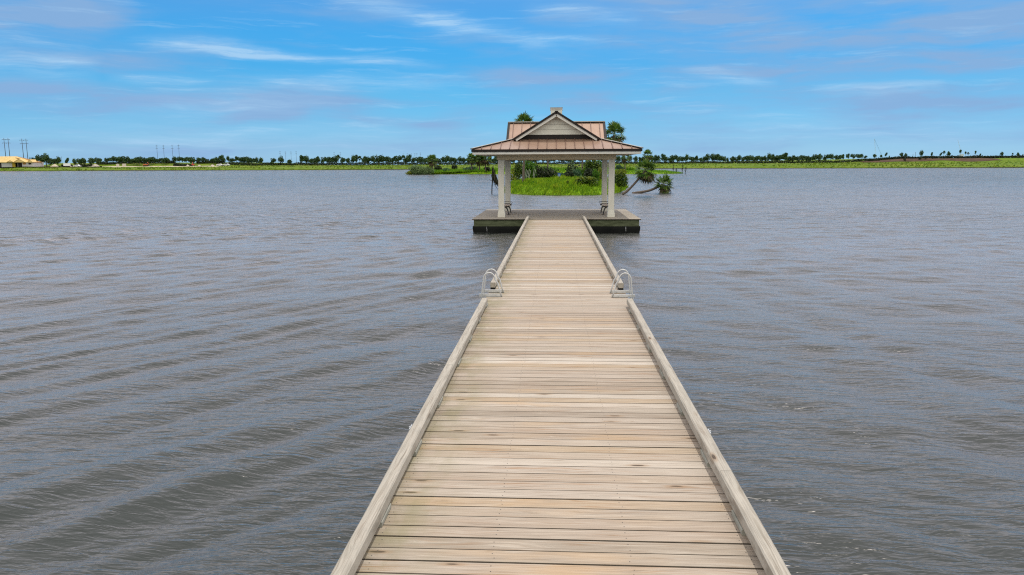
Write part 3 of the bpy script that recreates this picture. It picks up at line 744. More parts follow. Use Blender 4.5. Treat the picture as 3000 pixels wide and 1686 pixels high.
# ------------------------------------------------------------------ far land
SH = np.array([Pz(x, y, 0)[:2] for x, y in [(-900, 504), (0, 502.5), (450, 500.5), (900, 499), (1450, 496.8), (1900, 494.9), (2400, 494.0), (2700, 493.0), (3000, 492.2), (3900, 489)]])
SHX = np.concatenate([[-6000], SH[:, 0], [6000]]); SHY = np.concatenate([[SH[0, 1]], SH[:, 1], [SH[-1, 1] - 40]])
def shoreY(x): return np.interp(x, SHX, SHY)
def berm(x, s):
    k = np.clip((x - 175) / 60, 0, 1); k = k * k * (3 - 2 * k)
    p = np.interp(s, [48, 60, 75, 400], [0, 2.2, 3.0, 3.0]); k2 = np.clip((x + 425) / 30, 0, 1) * np.clip((-222 - x) / 40, 0, 1); k2 = k2 * k2 * (3 - 2 * k2)
    return k * p + k2 * np.interp(s, [56, 66, 80, 200, 400], [0, 1.6, 2.7, 2.7, 0])
def landz(x, s):
    z = np.interp(s, [-6, 0, .5, 3, 14, 40, 60, 250, 9000], [-1.2, -.05, .45, .9, 1.7, 2.85, 3.05, 3.2, 3.4])
    return z + berm(x, s) + np.clip(s / 4, 0, 1) * .12 * np.sin(x * .31 + s * .2) * np.sin(x * .113 - s * .07)
def gz(x, y): return float(landz(np.array(x, float), np.array(y - shoreY(x), float)))
xs = np.concatenate([np.linspace(-6000, -460, 14), np.linspace(-440, 420, 431), np.linspace(440, 6000, 14)])
ss = np.array([-6, -1, 0, .3, .7, 1.5, 3, 5, 8, 11, 14, 18, 22, 26, 30, 35, 40, 45, 50, 55, 60, 66, 72, 80, 100, 140, 200, 250, 400, 600, 1500, 4000, 9000.])
XX, SS = np.meshgrid(xs, ss, indexing='ij'); wob = .8 * np.sin(XX * .21) + .5 * np.sin(XX * .57 + 1)
YY = shoreY(XX) + SS + wob * np.clip(1 - SS / 30, 0, 1); ZZ = landz(XX, SS)
v = np.stack([XX, YY, ZZ], -1).reshape(-1, 3); na = len(ss)
i, j = np.meshgrid(np.arange(len(xs) - 1), np.arange(na - 1), indexing='ij'); q = i * na + j
f = np.stack([q, q + na, q + na + 1, q + 1], -1).ravel()
tag(link('ground', raw_mesh('ground', v, f, 4, M_land, True)), 'flat grassy land along the far shore', kind='structure')
# bare earth strip and embankment face behind the bank
def strip(name, x0, x1, s0, s1, mat, label, lift=.06, n=160):
    xa = np.linspace(x0, x1, n); sa = np.linspace(s0, s1, 8); A, S = np.meshgrid(xa, sa, indexing='ij')
    jit = 2.2 * np.sin(A * .19) * np.cos(A * .05) * ((S == s0) * 1. + (S == s1))
    vv = np.stack([A, shoreY(A) + S + jit, landz(A, S + jit) + lift], -1).reshape(-1, 3); k = 8
    i, j = np.meshgrid(np.arange(n - 1), np.arange(k - 1), indexing='ij'); q = i * k + j
    tag(link(name, raw_mesh(name, vv, np.stack([q, q + k, q + k + 1, q + 1], -1).ravel(), 4, mat, True)), label, kind='structure')
strip('embankment', PY(2520, 480, 515)[0], PY(2905, 480, 505)[0], 53, 69, M_earth, 'bare brown earth embankment on the right far bank')
strip('bare_earth', -205, -95, 50, 58, M_earth, 'bare brown earth strip behind the far bank')
strip('construction_pad', -410, -245, 33, 54, M_sand, 'pale sandy building site on the left far shore', n=80)
# bank grass tufts
n = 9000; bx = rng.uniform(-400, 290, n); bs = rng.uniform(.3, 52, n) ** 1.; by = shoreY(bx) + bs
bzv = landz(bx, bs); hgt = rng.uniform(.25, .8, n) * np.where(bs < 6, 1.2, .9)
keep = ~((bx < -235) & (bs > 30)); cl = (np.sin(bx * .13 + bs * .3) + np.sin(bx * .041)) > -.7; keep &= cl
quads = grass_blades(bx[keep], by[keep], bzv[keep], hgt[keep], rng.uniform(.5, 1.3, keep.sum()))
tag(quads_obj('grass', quads, L_bank), 'tall yellow green grass on the far bank', kind='stuff')

# ---- far trees
def far_tree(kind):
    t = thing('tree', 'young dark tree on the far bank', 'tree', (0, -500, -50))
    if kind == 'palm':
        pass
    h = 7.
    tk = MB(); a = rng.uniform(-.25, .25)
    if kind == 'multi':
        for e in (-.5, 0, .55): tk.tube([(0, 0, -.3), (e * .5, 0, 1.6), (e * 1.3, .1, 3.2), (e * 1.7, 0, 4.6)], [.12, .1, .08, .04], 6)
        bl = blobs_in((0, 0, 4.3), (2.7, 2.2, 2.5), 11); cnt = 620
    elif kind == 'round':
        tk.tube([(0, 0, -.3), (a * .3, 0, 1.5), (a, 0, 3.2), (a, 0, 5.2)], [.14, .11, .09, .04], 6)
        bl = blobs_in((a, 0, 4.2), (3.0, 2.6, 2.5), 13, (.4, .6)); cnt = 760
    elif kind == 'tall':
        tk.tube([(0, 0, -.3), (a * .3, 0, 2), (a, 0, 4.2), (a, 0, 6.4)], [.13, .1, .08, .03], 6)
        bl = blobs_in((a, 0, 4.3), (2.1, 1.9, 2.7), 11, (.4, .6)); cnt = 560
    elif kind == 'thin':
        tk.tube([(0, 0, -.3), (a * .3, 0, 2.4), (a, 0, 4.4), (a * 1.2, 0, 6.6)], [.11, .09, .07, .03], 6)
        tk.tube([(a * .6, 0, 3.4), (a + .7, 0, 4.6), (a + 1.0, 0, 5.2)], [.05, .04, .02], 5)
        bl = [(a, 0, 6.0, .9, .8, .8), (a + .9, 0, 5.2, .7, .6, .5), (a - .7, 0, 5.0, .6, .6, .5), (a + .1, .2, 4.2, .5, .5, .4)]; cnt = 200
    elif kind == 'wind':
        tk.tube([(0, 0, -.3), (.1, 0, 1.8), (.5, 0, 3.4), (1.1, 0, 5.0)], [.13, .1, .08, .03], 6)
        bl = [(.5, 0, 3.6, 1., .9, .8), (1.0, 0, 4.6, 1.1, .9, .9), (1.5, 0, 5.6, .9, .8, .8), (.2, 0, 3., .7, .7, .5)]; cnt = 340
    tk.build('trunk', M_bark2, t, True)
    quads_obj('crown', crown(bl, (.85, .55), cnt, .2, 0., .4), L_far, t)
    return t
KINDS = ['multi', 'round', 'tall', 'thin', 'wind', 'round', 'tall', 'multi', 'round']
protos = {}
for i, k in enumerate(KINDS): protos[i] = (k, far_tree(k))
PX_OF = lambda x, Y: None
used = set()
def put_tree(px, top, base, Y, pi, label, group=None, wide=1.):
    p = PY(px, base, Y); x = p[0]; z = gz(x, p[1]); h = PY(px, top, Y)[2] - z
    s = max(.25, h / 6.6); proto = protos[pi][1]
    rzv = random.uniform(-.7, .7) if protos[pi][0] == 'wind' else random.uniform(0, 6.28)
    loc = (x, p[1], z)
    if pi in used: t = dup(proto, loc, rzv, (s * wide, s * wide, s), label, group)
    else:
        used.add(pi); t = proto; t.location = loc; t.rotation_euler = (0, 0, rzv); t.scale = (s * wide, s * wide, s); t['label'] = label
        if group: t['group'] = group
    if group is None and 'group' in t.keys(): del t['group']
    return t
def row(x0, x1, gap, tops, base, Y, label, group, kinds):
    x = x0
    while x < x1:
        put_tree(x, random.uniform(*tops) - (3.5 if random.random() < .14 else 0), base, Y + random.uniform(-6, 12), random.choice(kinds), label, group, random.uniform(.95, 1.35))
        x += gap * random.uniform(.65, 1.35)
row(312, 458, 10, (457, 466), 484, 585, 'young dark tree in the dense row behind the building site', 'trees behind the building site', [0, 1, 2, 5, 7])
row(462, 612, 12, (459, 466), 484, 585, 'young dark tree in the row behind the parked white cars', 'trees behind the parked cars', [1, 2, 5, 6, 0])
row(626, 772, 10, (457, 465), 482, 590, 'round crowned young tree in the row left of the thin middle poles', 'trees left of the middle poles', [1, 5, 8, 2, 6])
row(884, 1184, 12, (455, 465), 481, 590, 'young round tree in the long row left of the grassy middle island', 'trees left of the middle island', [1, 5, 8, 2, 6, 3, 0])
row(1190, 1480, 12, (455, 465), 480, 590, 'young tree in the far row behind the grassy middle island', 'trees behind the middle island', [1, 5, 8, 2, 6, 0, 7])
row(1490, 1850, 17, (456, 465), 479, 590, 'young tree in the far row seen under the pavilion roof', 'trees seen under the pavilion roof', [1, 5, 8, 2, 6])
row(1862, 2200, 12, (453, 463), 477, 590, 'young dark tree in the evenly spaced row right of the pavilion', 'trees right of the pavilion', [1, 5, 8, 2, 6, 0])
row(2205, 2546, 12, (450, 459), 475, 560, 'young dark tree in the evenly spaced row left of the brown embankment', 'trees left of the embankment', [1, 5, 8, 2, 6, 0])
singles = [
 (193, 462, 479, 4, 'small wind bent tree above the white trailer'), (219, 466, 478, 2, 'tiny lone tree between two small trees above the white pickup'),
 (233, 464, 479, 1, 'small round tree just right of the tiny lone tree'), (244, 463, 479, 5, 'small round tree rightmost of the pair above the white pickup'),
 (270, 463, 487, 8, 'broad dark tree standing by the long gravel pile'), (287, 461, 486, 1, 'round dark tree between the gravel pile and the dense tree row'),
 (160, 464, 481, 1, 'round dark tree left of the sandy cone shaped pile'), (172, 461, 482, 2, 'taller dark tree behind the sandy cone shaped pile'),
 (98, 462, 482, 5, 'dark round tree close behind the right end of the unfinished house'),
 (121, 453, 482, 0, 'spiky dark tree right of the unfinished house, tallest on its left'), (136, 452, 482, 7, 'leaning dark tree in the clump right of the unfinished house'), (146, 464, 482, 8, 'low broad dark tree at the right end of the clump by the unfinished house'),
 (800, 463, 481, 0, 'spiky tree standing alone left of the four thin middle poles'), (823, 459, 482, 7, 'spiky tree at the foot of the leftmost thin middle pole'), (848, 468, 482, 8, 'low round tree between the thin middle poles'),
 (2561, 452, 474, 8, 'broad dark tree below the pale crane'), (2580, 454, 474, 5, 'dense dark tree just right of the pale crane'), (2592, 447, 474, 4, 'tall wind bent tree right of the pale crane'), (2605, 457, 472, 2, 'small pointed tree at the left start of the embankment hedge'),
 (2640, 447, 466, 0, 'spiky many branched tree on the left end of the embankment'), (2653, 450, 466, 7, 'spreading spiky tree beside another on the left end of the embankment'),
 (2698, 442, 463, 2, 'upright dark tree on the embankment right of two thin posts'), (2728, 446, 462, 4, 'wind bent tree on the embankment, second right of the thin posts'),
 (2753, 447, 462, 4, 'wide wind bent tree in the close pair on the embankment'), (2764, 443, 462, 3, 'sparse tall tree in the close pair on the embankment'),
 (2779, 445, 462, 6, 'narrow dark tree just right of the close pair on the embankment'), (2812, 440, 462, 3, 'thin lollipop shaped tree below the faint curved boom'),
 (2828, 445, 461, 3, 'thin sparse tree right of the lollipop shaped tree'), (2836, 447, 461, 3, 'thin sparse tree, right one of two beside the lollipop tree'), (2857, 443, 461, 3, 'thin pale stemmed tree standing alone on the embankment'),
 (2869, 450, 464, 4, 'low dark tree leaning right on the embankment'), (2933, 446, 472, 2, 'tall dark tree standing in front of the embankment hedge'),
 (2966, 449, 464, 3, 'sparse spreading tree near the right edge of the picture'), (2982, 448, 463, 6, 'second sparse tree from the right edge of the picture'), (2996, 452, 464, 3, 'sparse tree at the very right edge of the picture')]
for px, top, base, pi, lab in singles:
    Y = 575 if px < 900 else (525 if px > 2620 else 560)
    put_tree(px, top, base, Y, pi, lab)

# ---- hedges
def hedge(pts, s_off, h, w, label, count, leaf=(.9, .6)):
    P = []
    xs_ = np.linspace(pts[0], pts[1], count); n = len(xs_)
    ys_ = shoreY(xs_) + s_off + rng.uniform(-w / 2, w / 2, n)
    g = landz(xs_, ys_ - shoreY(xs_)); hh_ = h * (.78 + .22 * np.sin(xs_ * .37) * np.sin(xs_ * .11 + 1) + .12 * rng.normal(size=n))
    zz = g + rng.uniform(0, 1, n) ** .7 * hh_
    vv = leaf_quads(np.stack([xs_, ys_, zz], 1), leaf[0], leaf[1], .1)
    vm = vv.mean(0); o = quads_obj('hedge', vv - np.array([vm[0], vm[1], 0]), L_hedge); o.location = (vm[0], vm[1], 0)
    return tag(o, label, 'hedge')
def PXx(px, Y): return PY(px, 480, Y)[0]
hedge((PXx(640, 570), PXx(1490, 570)), 62, 2.3, 3., 'long dark clipped hedge along the left far bank', 8000)
hedge((PXx(1493, 580), PXx(2500, 560)), 62, 1.8, 3., 'long dark hedge along the far bank right of the pavilion', 8000)
hedge((PXx(2503, 545), PXx(3120, 520)), 70, 1.5, 4., 'dark shaggy hedge on top of the brown embankment', 6500)
hedge((PXx(194, 560), PXx(240, 560)), 52, 1.9, 2.5, 'short dark hedge behind the white pickup', 700)
hedge((PXx(150, 560), PXx(180, 560)), 54, 1.9, 2.5, 'short dark hedge left of the white trailer', 500)
hedge((PXx(310, 575), PXx(478, 575)), 72, 2.8, 4., 'ragged dark hedge under the dense tree row behind the building site', 2600)
hedge((PXx(545, 575), PXx(634, 575)), 70, 2.4, 4., 'ragged dark hedge behind the small red excavator', 1400)
hedge((PXx(484, 560), PXx(540, 560)), 50, 2., 2.5, 'low dark hedge in front of the second dense tree row', 800)
hedge((PXx(250, 570), PXx(305, 570)), 66, 2.2, 4., 'ragged dark hedge behind the long gravel pile', 800)
def bush(px, base, Y, w, h, mat, label, group=None, z=None, count=500, leaf=None, name='bush', cat='bush', k=9, updir=.3, droop=0., stem=True):
    p = PY(px, base, Y); zg = gz(p[0], p[1]) if z is None else z
    t = thing(name, label, cat, (p[0], p[1], zg), 0, group)
    bl = blobs_in((0, 0, h * .52), (w / 2, w / 2 * .8, h * .52), k, (.42, .62))
    quads_obj('foliage', crown(bl, leaf or (w * .12, w * .07), count, updir, droop, .6), mat, t)
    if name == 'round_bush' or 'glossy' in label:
        quads_obj('sunlit_top', crown([(0, 0, h * .86, w * .44, w * .36, h * .16), (w * .12, 0, h * .92, w * .25, w * .25, h * .12), (-w * .18, -.1, h * .84, w * .22, w * .25, h * .12)], (w * .08, w * .04), 700, .8), L_yell, t)  # yellow leaves added on top put the sunlit crown into the colour
    if stem:
        s = MB()
        for _ in range(4):
            a = rng.uniform(0, 6.28); r_ = rng.uniform(.05, .22) * w
            s.tube([(math.cos(a) * r_ * .3, math.sin(a) * r_ * .3, -.1), (math.cos(a) * r_ * .7, math.sin(a) * r_ * .7, h * .35), (math.cos(a) * r_, math.sin(a) * r_, h * .7)], [.02 * w, .015 * w, .006 * w], 5)
        s.build('stem', M_bark2, t, True)
    return t
for px, lab in ((2651, 'dark bush at the foot of the brown embankment, leftmost of five'), (2694, 'dark bush at the embankment foot below the upright tree'), (2710, 'dark bush at the embankment foot, right one of a close pair'),
                (2731, 'dark bush on the brown embankment below the wind bent tree'), (2806, 'small dark bush on the brown embankment far right of the others'), (2903, 'low dark bush on the grassy bank near the right edge')):
    bush(px, 477, 507, 2.1, 2.0, L_hedge, lab, count=180, leaf=(.45, .3))

# ---- power poles
def power_pole(arms=True):
    t = thing('power_pole', 'tall thin power pole', 'power pole', (0, -500, -80))
    m_ = MB(); m_.tube([(0, 0, -1), (0, 0, 14), (0, 0, 28)], [.36, .30, .22], 8); m_.build('pole', M_pole, t, True)
    for z in (26.6, 23.2):
        a = MB(); a.bev((0, -.3, z), (4.6, .22, .28), .03); ao = a.build('crossarm', M_pole, t)
        for x in (-2.1, 2.1):
            b = MB(); b.tube([(x, -.3, z), (x, -.3, z - .35), (x, -.3, z - .8)], [.09, .16, .07], 6); b.build('insulator', M_ins, ao, True)
    return t
pole0 = power_pole(); first = [True]
def put_pole(px, top, base, Y, label, wide=1., group=None):
    p = PY(px, base, Y); z = gz(p[0], p[1]) ; h = PY(px, top, Y)[2] - z; s = (wide, wide, h / 28.)
    if first[0]: first[0] = False; t = pole0; t.location = (p[0], p[1], z); t.scale = s; t['label'] = label
    else: t = dup(pole0, (p[0], p[1], z), random.uniform(-.2, .2), s, label)
    if group: t['group'] = group
    return t
for px, top, lab in ((19, 405, 'tall power pole over the house roof, leftmost of the four poles'), (31, 405, 'tall power pole over the house roof, second from the left'), (71, 407, 'tall power pole over the house roof, left one of the right hand pair'), (83, 407, 'tall power pole over the right slope of the house roof')):
    put_pole(px, top, 480, 700, lab, .85)
for px, top, lab in ((463, 425, 'thin power pole, leftmost of the four above the dense tree row'), (482.6, 425, 'thin power pole, second of the four above the dense tree row'), (508, 425, 'thin power pole, third of the four above the tree row'), (527, 424, 'thin power pole, rightmost of the four above the tree row')):
    put_pole(px, top, 481, 880, lab, .55)
for px, top, lab in ((822, 443, 'faint power pole, leftmost of the four over the gap in the trees'), (838, 444, 'faint power pole, second of the four over the gap in the trees'), (854, 444, 'faint power pole, third of the four over the gap in the trees'), (869, 443, 'faint power pole, rightmost of the four over the gap in the trees')):
    put_pole(px, top, 481, 1150, lab, .55)
for px, top in ((980, 446), (998, 446), (1104, 451), (1121, 451), (1182, 450), (1194, 449), (1206, 450), (1216, 449), (1232, 447), (1222, 448)):
    put_pole(px, top, 481, 1500, 'very faint distant power pole rising above the tree row left of the pavilion', .6, 'distant poles above the tree row')
def lamp_post(px, top, base, Y, lab):
    p = PY(px, base, Y); z = gz(p[0], p[1]); h = PY(px, top, Y)[2] - z
    t = thing('post', lab, 'post', (p[0], p[1], z)); m_ = MB(); m_.tube([(0, 0, -.5), (0, 0, h * .5), (0, 0, h)], [.13, .11, .09], 6); m_.build('shaft', M_pole, t, True)
    m_ = MB(); m_.bev((0, 0, h), (.5, .16, .12), .03); m_.build('cap', M_pole, t)
lamp_post(2674, 452, 465, 540, 'short thin post on the embankment, left of two'); lamp_post(2681, 447, 465, 540, 'taller thin post on the embankment, right of two')
lamp_post(182, 460, 480, 590, 'thin grey post left of the small wind bent tree')

# ---- cranes
def crane(pts, label, mats, wid):
    P = [PY(x, y, 900) for x, y in pts]; b = P[0]
    t = thing('crane', label, 'crane', b)
    L = [p - b for p in P]
    m_ = MB()
    def lattice(m_, p, q, w):
        for dx in (-w, w): m_.beam(p + [dx, 0, 0], q + [dx * .4, 0, 0], .09, .09)
        for i in range(8):
            a, c = i / 8, (i + 1) / 8; s0 = w * (1 - .6 * a); s1 = w * (1 - .6 * c); e = 1 if i % 2 else -1
            m_.beam(p + (q - p) * a + [s0 * e, 0, 0], p + (q - p) * c + [-s1 * e, 0, 0], .05, .05)
    lattice(m_, L[0], L[1], wid); m_.build('boom', mats[0], t)
    if len(L) > 2:
        m_ = MB(); lattice(m_, L[2], L[1] - np.array([0, 0, .6]), wid * .7); m_.build('jib', mats[1], t)
    m_ = MB(); m_.bev((0, 0, -1.5), (3., 4., 2.6), .2); m_.build('cab', mats[1], t)
crane([(2567, 470), (2562, 407), (2588, 466)], 'pale slender crane rising above the right tree row', (M_crane, M_craned), .5)
crane([(2817, 452), (2806, 410)], 'faint thin boom above the lollipop shaped tree', (M_crane, M_crane), .35)

# ---- unfinished house
def house():
    Y = 556.; S = Y / F
    A = PY(-70, 488, Y); Bp = PY(98, 488, Y); W = Bp[0] - A[0]; x1 = Bp[0]; g = gz(Bp[0] - W / 2, Y)
    t = thing('house', 'unfinished house with grey block walls and bare yellow plywood roof', 'house', (x1, Y, g))
    X = lambda px: PY(px, 480, Y)[0] - x1
    Zp = lambda py, px=40: PY(px, py, Y)[2] - g
    D = 9.; ht = Zp(475.5)
    def wallseg(a, b, z0, z1, y=0.): w_.box(((a + b) / 2, y + .15, (z0 + z1) / 2), (b - a, .3, z1 - z0))
    w_ = MB()
    x = [X(-70), X(-16), X(4), X(32), X(35), X(44), X(64.5), X(66), X(76), X(83), X(92), X(98)]
    wallseg(x[0], x[1], -1, ht); wallseg(x[2], x[3], -1, ht, .004); wallseg(x[3], x[4] + .001, -1, ht); wallseg(x[6], x[7], -1, ht)
    zb, zt = Zp(483), Zp(476.3)
    wallseg(x[7], x[8], -1, zb); wallseg(x[7], x[8], zt, ht); wallseg(x[8], x[9], -1, ht); wallseg(x[9], x[10], -1, zb); wallseg(x[9], x[10], zt, ht); wallseg(x[10], x[11], -1, ht)
    w_.box((x[11] - .16, D / 2 + .3, ht / 2 - .5), (.3, D, ht + 1)); w_.box((X(20), D + .3, ht / 2 - .5), (W - .5, .3, ht + 1))
    wallseg(x[5] + .0, x[6], -1, ht, 2.5)
    wall = w_.build('wall', M_cmu, t)
    for a, b, m_, nm in ((x[7], x[8], M_osb, 'window'), (x[9], x[10], M_void, 'window'), (x[1], x[2], M_void, 'garage_opening')):
        z0_, z1_ = (zb, zt) if nm == 'window' else (-.5, ht - .4)
        q_ = MB(); q_.box(((a + b) / 2, .28, (z0_ + z1_) / 2), (b - a, .08, z1_ - z0_)); q_.build(nm, m_, t)
    q_ = MB(); q_.box(((x[4] + x[5]) / 2, .22, ht / 2 - .2), (x[5] - x[4], .1, ht - .1)); q_.build('door', M_yel, t)
    q_ = MB(); q_.box(((x[5] + x[6]) / 2, 2.3, ht / 2 - .2), ((x[6] - x[5]) * .7, .1, ht - .6)); q_.build('porch_opening', M_void, t)
    # hipped roof of bare sheathing
    r_ = MB(); e = 1.0; xa, xb = x[0] - e, x[11] + .6; yr = D / 2
    ze, zr = ht - .1, Zp(458.5); xr0, xr1 = X(-30), X(39)
    F0, F1, K0, K1 = (xa, -e, ze), (xb, -e, ze), (xa, D + e, ze), (xb, D + e, ze); Q0, Q1 = (xr0, yr, zr), (xr1, yr, zr)
    r_.slab([F0, F1, Q1, Q0], .25); r_.slab([K1, K0, Q0, Q1], .25); r_.slab([F1, K1, Q1], .25, 1); r_.slab([K0, F0, Q0], .25)
    ro = r_.build('roof', [M_ply, M_osb], t)
    def gab(xc, hw, zt_, dpt, nm, mat):
        q_ = MB(); yb = -dpt
        q_.slab([(xc, yb, zt_), (xc - hw, yb, ze + .05), (xc - hw, 3.5, ze + .05), (xc, 5.5, zt_)], .2); q_.slab([(xc, yb, zt_), (xc + hw, yb, ze + .05), (xc + hw, 3.5, ze + .05), (xc, 5.5, zt_)], .2)
        q_.extr([(xc - hw + .2, yb + .2, ze), (xc + hw - .2, yb + .2, ze), (xc, yb + .2, zt_ - .2)], (0, .1, 0))
        q_.build(nm, mat, ro)
    gab(X(36), (X(46) - X(24)) / 2, Zp(470), 2.2, 'porch_gable', M_ply); gab(X(60), (X(82) - X(45)) / 2, Zp(466), 1.4, 'dormer', M_ply); gab(X(91), (X(99) - X(83)) / 2, Zp(468), 1.2, 'end_gable', M_ply)
    q_ = MB(); q_.slab([(X(40), yr - 2.0, zr - .8), (X(62), yr - 3., zr - 2.6), (X(84), 1.2, ze + 1.4), (X(48), 2.2, ze + 2.2)], .15); q_.build('open_sheathing', M_osb, ro)
house()
def silt(px0, px1, Y, label):
    a, b = PXx(px0, Y), PXx(px1, Y); t = thing('silt_fence', label, 'silt fence', ((a + b) / 2, Y, gz((a + b) / 2, Y)))
    m_ = MB(); n = 40; xs_ = np.linspace(a, b, n + 1)
    for i in range(n):
        xa, xb = xs_[i], xs_[i + 1]; za, zb = gz(xa, Y), gz(xb, Y); z0 = t.location.z; xc = (a + b) / 2
        m_.extr([(xa - xc, 0, za - z0 - .2), (xb - xc, 0, zb - z0 - .2), (xb - xc, 0, zb - z0 + .75), (xa - xc, 0, za - z0 + .72)], (0, .05, 0))
    m_.build('fabric', M_silt, t)
    m_ = MB()
    for x in xs_[::2]: m_.box((x - (a + b) / 2, -.06, gz(x, Y) - t.location.z + .35), (.09, .09, 1.2))
    m_.build('stake', M_bark2, t)
silt(-80, 298, 548, 'long low black silt fence in front of the unfinished house')
def pile(px, Y, w, d, h, mat, label, cat='pile', ridge=0.):
    p = PY(px, 488, Y); g = gz(p[0], Y); m_ = MB(); n = 28; k = 7; v = []
    for i in range(k):
        f_ = i / (k - 1); rr = 1 - f_
        for j in range(n):
            a = j / n * 2 * math.pi; jt = 1 + .12 * math.sin(3 * a + px) + .07 * rng.normal()
            x = math.cos(a) * (ridge / 2 * np.sign(math.cos(a)) / max(abs(math.cos(a)), .4) * .8 * (1 - .15 * f_) + rr * (w - ridge) / 2 * jt) if ridge else math.cos(a) * rr * w / 2 * jt
            v.append((x, math.sin(a) * (rr * d / 2 * jt + .05), h * f_ ** .9 * (1 + .12 * math.sin(5 * a + px) * (1 if ridge else 0)) - .1))
    fcs = [(i * n + j, i * n + (j + 1) % n, (i + 1) * n + (j + 1) % n, (i + 1) * n + j) for i in range(k - 1) for j in range(n)] + [tuple((k - 1) * n + j for j in range(n))]
    m_.add(v, fcs); o = m_.build('sand_pile' if 'sand' in label else 'gravel_pile', mat, None, True); o.location = (p[0], Y, g)
    tag(o, label, cat)
pile(161, 556, 6.6, 5, 2.4, M_sand, 'cone shaped pale sand pile right of the unfinished house')
pile(208, 553, 3.2, 3, 1.1, M_sand, 'small sand heap at the right end of the white trailer')
pile(272, 556, 13., 5, 1.9, M_gravel, 'long flat topped gravel pile left of the dense tree row', ridge=9.)
# ---- vehicles
def wheel(t, x, y, r=.36, w=.24):
    m_ = MB(); m_.tube([(x, y - w / 2, r), (x, y + w / 2, r)], r, 14); o = m_.build('wheel', M_tyre, t, True)
    m_ = MB(); m_.tube([(x, y - w / 2 - .01, r), (x, y - w / 2 + .02, r)], r * .55, 12); m_.build('rim', M_ins, o)
def vehicle(name, px, Y, prof, glass, wheels, width, mat, label, cat, rz=0., bed=None):
    p = PY(px, 488, Y); t = thing(name, label, cat, (p[0], Y, gz(p[0], Y) + .05), rz)
    m_ = MB(); m_.extr([(x, -width / 2, z) for x, z in prof], (0, width, 0)); m_.build('body', mat, t)
    for i, gpoly in enumerate(glass):
        for y in (-width / 2 - .012, width / 2 - .012):
            m_ = MB(); m_.extr([(x, y, z) for x, z in gpoly], (0, .024, 0)); m_.build('window', M_glass, t)
    for x in wheels:
        for y in (-width / 2 + .1, width / 2 - .1): wheel(t, x, y)
    return t
SEDAN = [(-2.2, .35), (2.2, .35), (2.25, .75), (1.9, .88), (1.1, .98), (.45, 1.42), (-.9, 1.46), (-1.65, 1.05), (-2.2, .98)]
SG = [[(-1.4, 1.03), (-.15, 1.02), (-.15, 1.38), (-.85, 1.40)], [(-.05, 1.02), (.95, 1.0), (.4, 1.36), (-.05, 1.38)]]
def S(prof, k): return [(x * k, z * k) for x, z in prof]
vehicle('car', 645, 565, S(SEDAN, 1.15), [S(g, 1.15) for g in SG], (-1.5, 1.5), 1.9, M_carw, 'white car parked behind the far bank, left of two', 'car')
vehicle('car', 663, 565, S(SEDAN, 1.15), [S(g, 1.15) for g in SG], (-1.5, 1.5), 1.9, M_carw, 'white car parked behind the far bank, right of two', 'car', math.pi)
PICK = [(-2.7, .5), (2.7, .5), (2.75, .95), (1.7, 1.1), (1.1, 1.85), (-.4, 1.88), (-.55, 1.15), (-2.7, 1.15)]
vehicle('pickup', 226, 556, PICK, [[(-.3, 1.2), (.35, 1.2), (.35, 1.75), (-.28, 1.78)], [(.45, 1.2), (1.45, 1.2), (1.02, 1.75), (.45, 1.75)]], (-1.7, 1.7), 1.95, M_carw, 'white pickup truck parked on the sandy building site', 'pickup truck')
tv = vehicle('trailer', 196.5, 558, [(-2.1, .6), (2.1, .6), (2.1, 2.45), (1.95, 2.55), (-1.95, 2.55), (-2.1, 2.45)], [], (-.5, .5), 2., M_carw, 'white box trailer parked on the sandy building site', 'trailer')
m_ = MB(); m_.beam((2.1, 0, .55), (3.2, 0, .5), .1, .1); m_.build('drawbar', M_pole, tv)
def digger(px, Y, mat, label, rz=0.):
    p = PY(px, 488, Y); t = thing('excavator', label, 'excavator', (p[0], Y, gz(p[0], Y)), rz)
    for y in (-.9, .9):
        m_ = MB(); m_.extr([(-1.5, y - .2, .1), (1.5, y - .2, .1), (1.7, y - .2, .45), (1.4, y - .2, .8), (-1.4, y - .2, .8), (-1.7, y - .2, .45)], (0, .45, 0)); m_.build('track', M_tyre, t)
    m_ = MB(); m_.extr([(-1.6, -.95, .9), (1.2, -.95, .9), (1.2, -.95, 1.5), (-.2, -.95, 1.7), (-1.6, -.95, 1.75)], (0, 1.9, 0)); m_.build('body', mat, t)
    m_ = MB(); m_.extr([(.1, -.9, 1.6), (1.15, -.9, 1.5), (1.0, -.9, 2.7), (.15, -.9, 2.75)], (0, .95, 0)); m_.build('cab', M_glass, t)
    m_ = MB(); m_.beam((1., .4, 1.4), (2.4, .4, 3.0), .25, .35); m_.beam((2.35, .4, 3.0), (3.4, .4, 1.3), .2, .3); m_.build('arm', mat, t)
    m_ = MB(); m_.extr([(3.2, .05, 1.3), (3.7, .05, 1.0), (3.5, .05, .4), (3.0, .05, .5)], (0, .7, 0)); m_.build('bucket', M_pole, t)
digger(427, 562, M_orange, 'rusty orange excavator in front of the dense tree row', 1.2)
digger(566, 566, M_red, 'small red excavator among the pale rubble heaps', 2.)
for px, w, h, lab in ((345, 1.7, 1.9, 'pale block stack, left of two, below the dense tree row'), (364, 2.4, 2.0, 'pale block stack, right of two, below the dense tree row')):
    p = PY(px, 487, 562); m_ = MB(); g = gz(p[0], 562)
    for a in range(3):
        for b in range(3): m_.bev(((a - 1) * w / 3, 0, .1 + (b + .5) * h / 3), (w / 3 - .03, 1.2, h / 3 - .03), .03)
    o = m_.build('block_stack', M_block2); o.location = (p[0], 562, g); tag(o, lab, 'block stack')
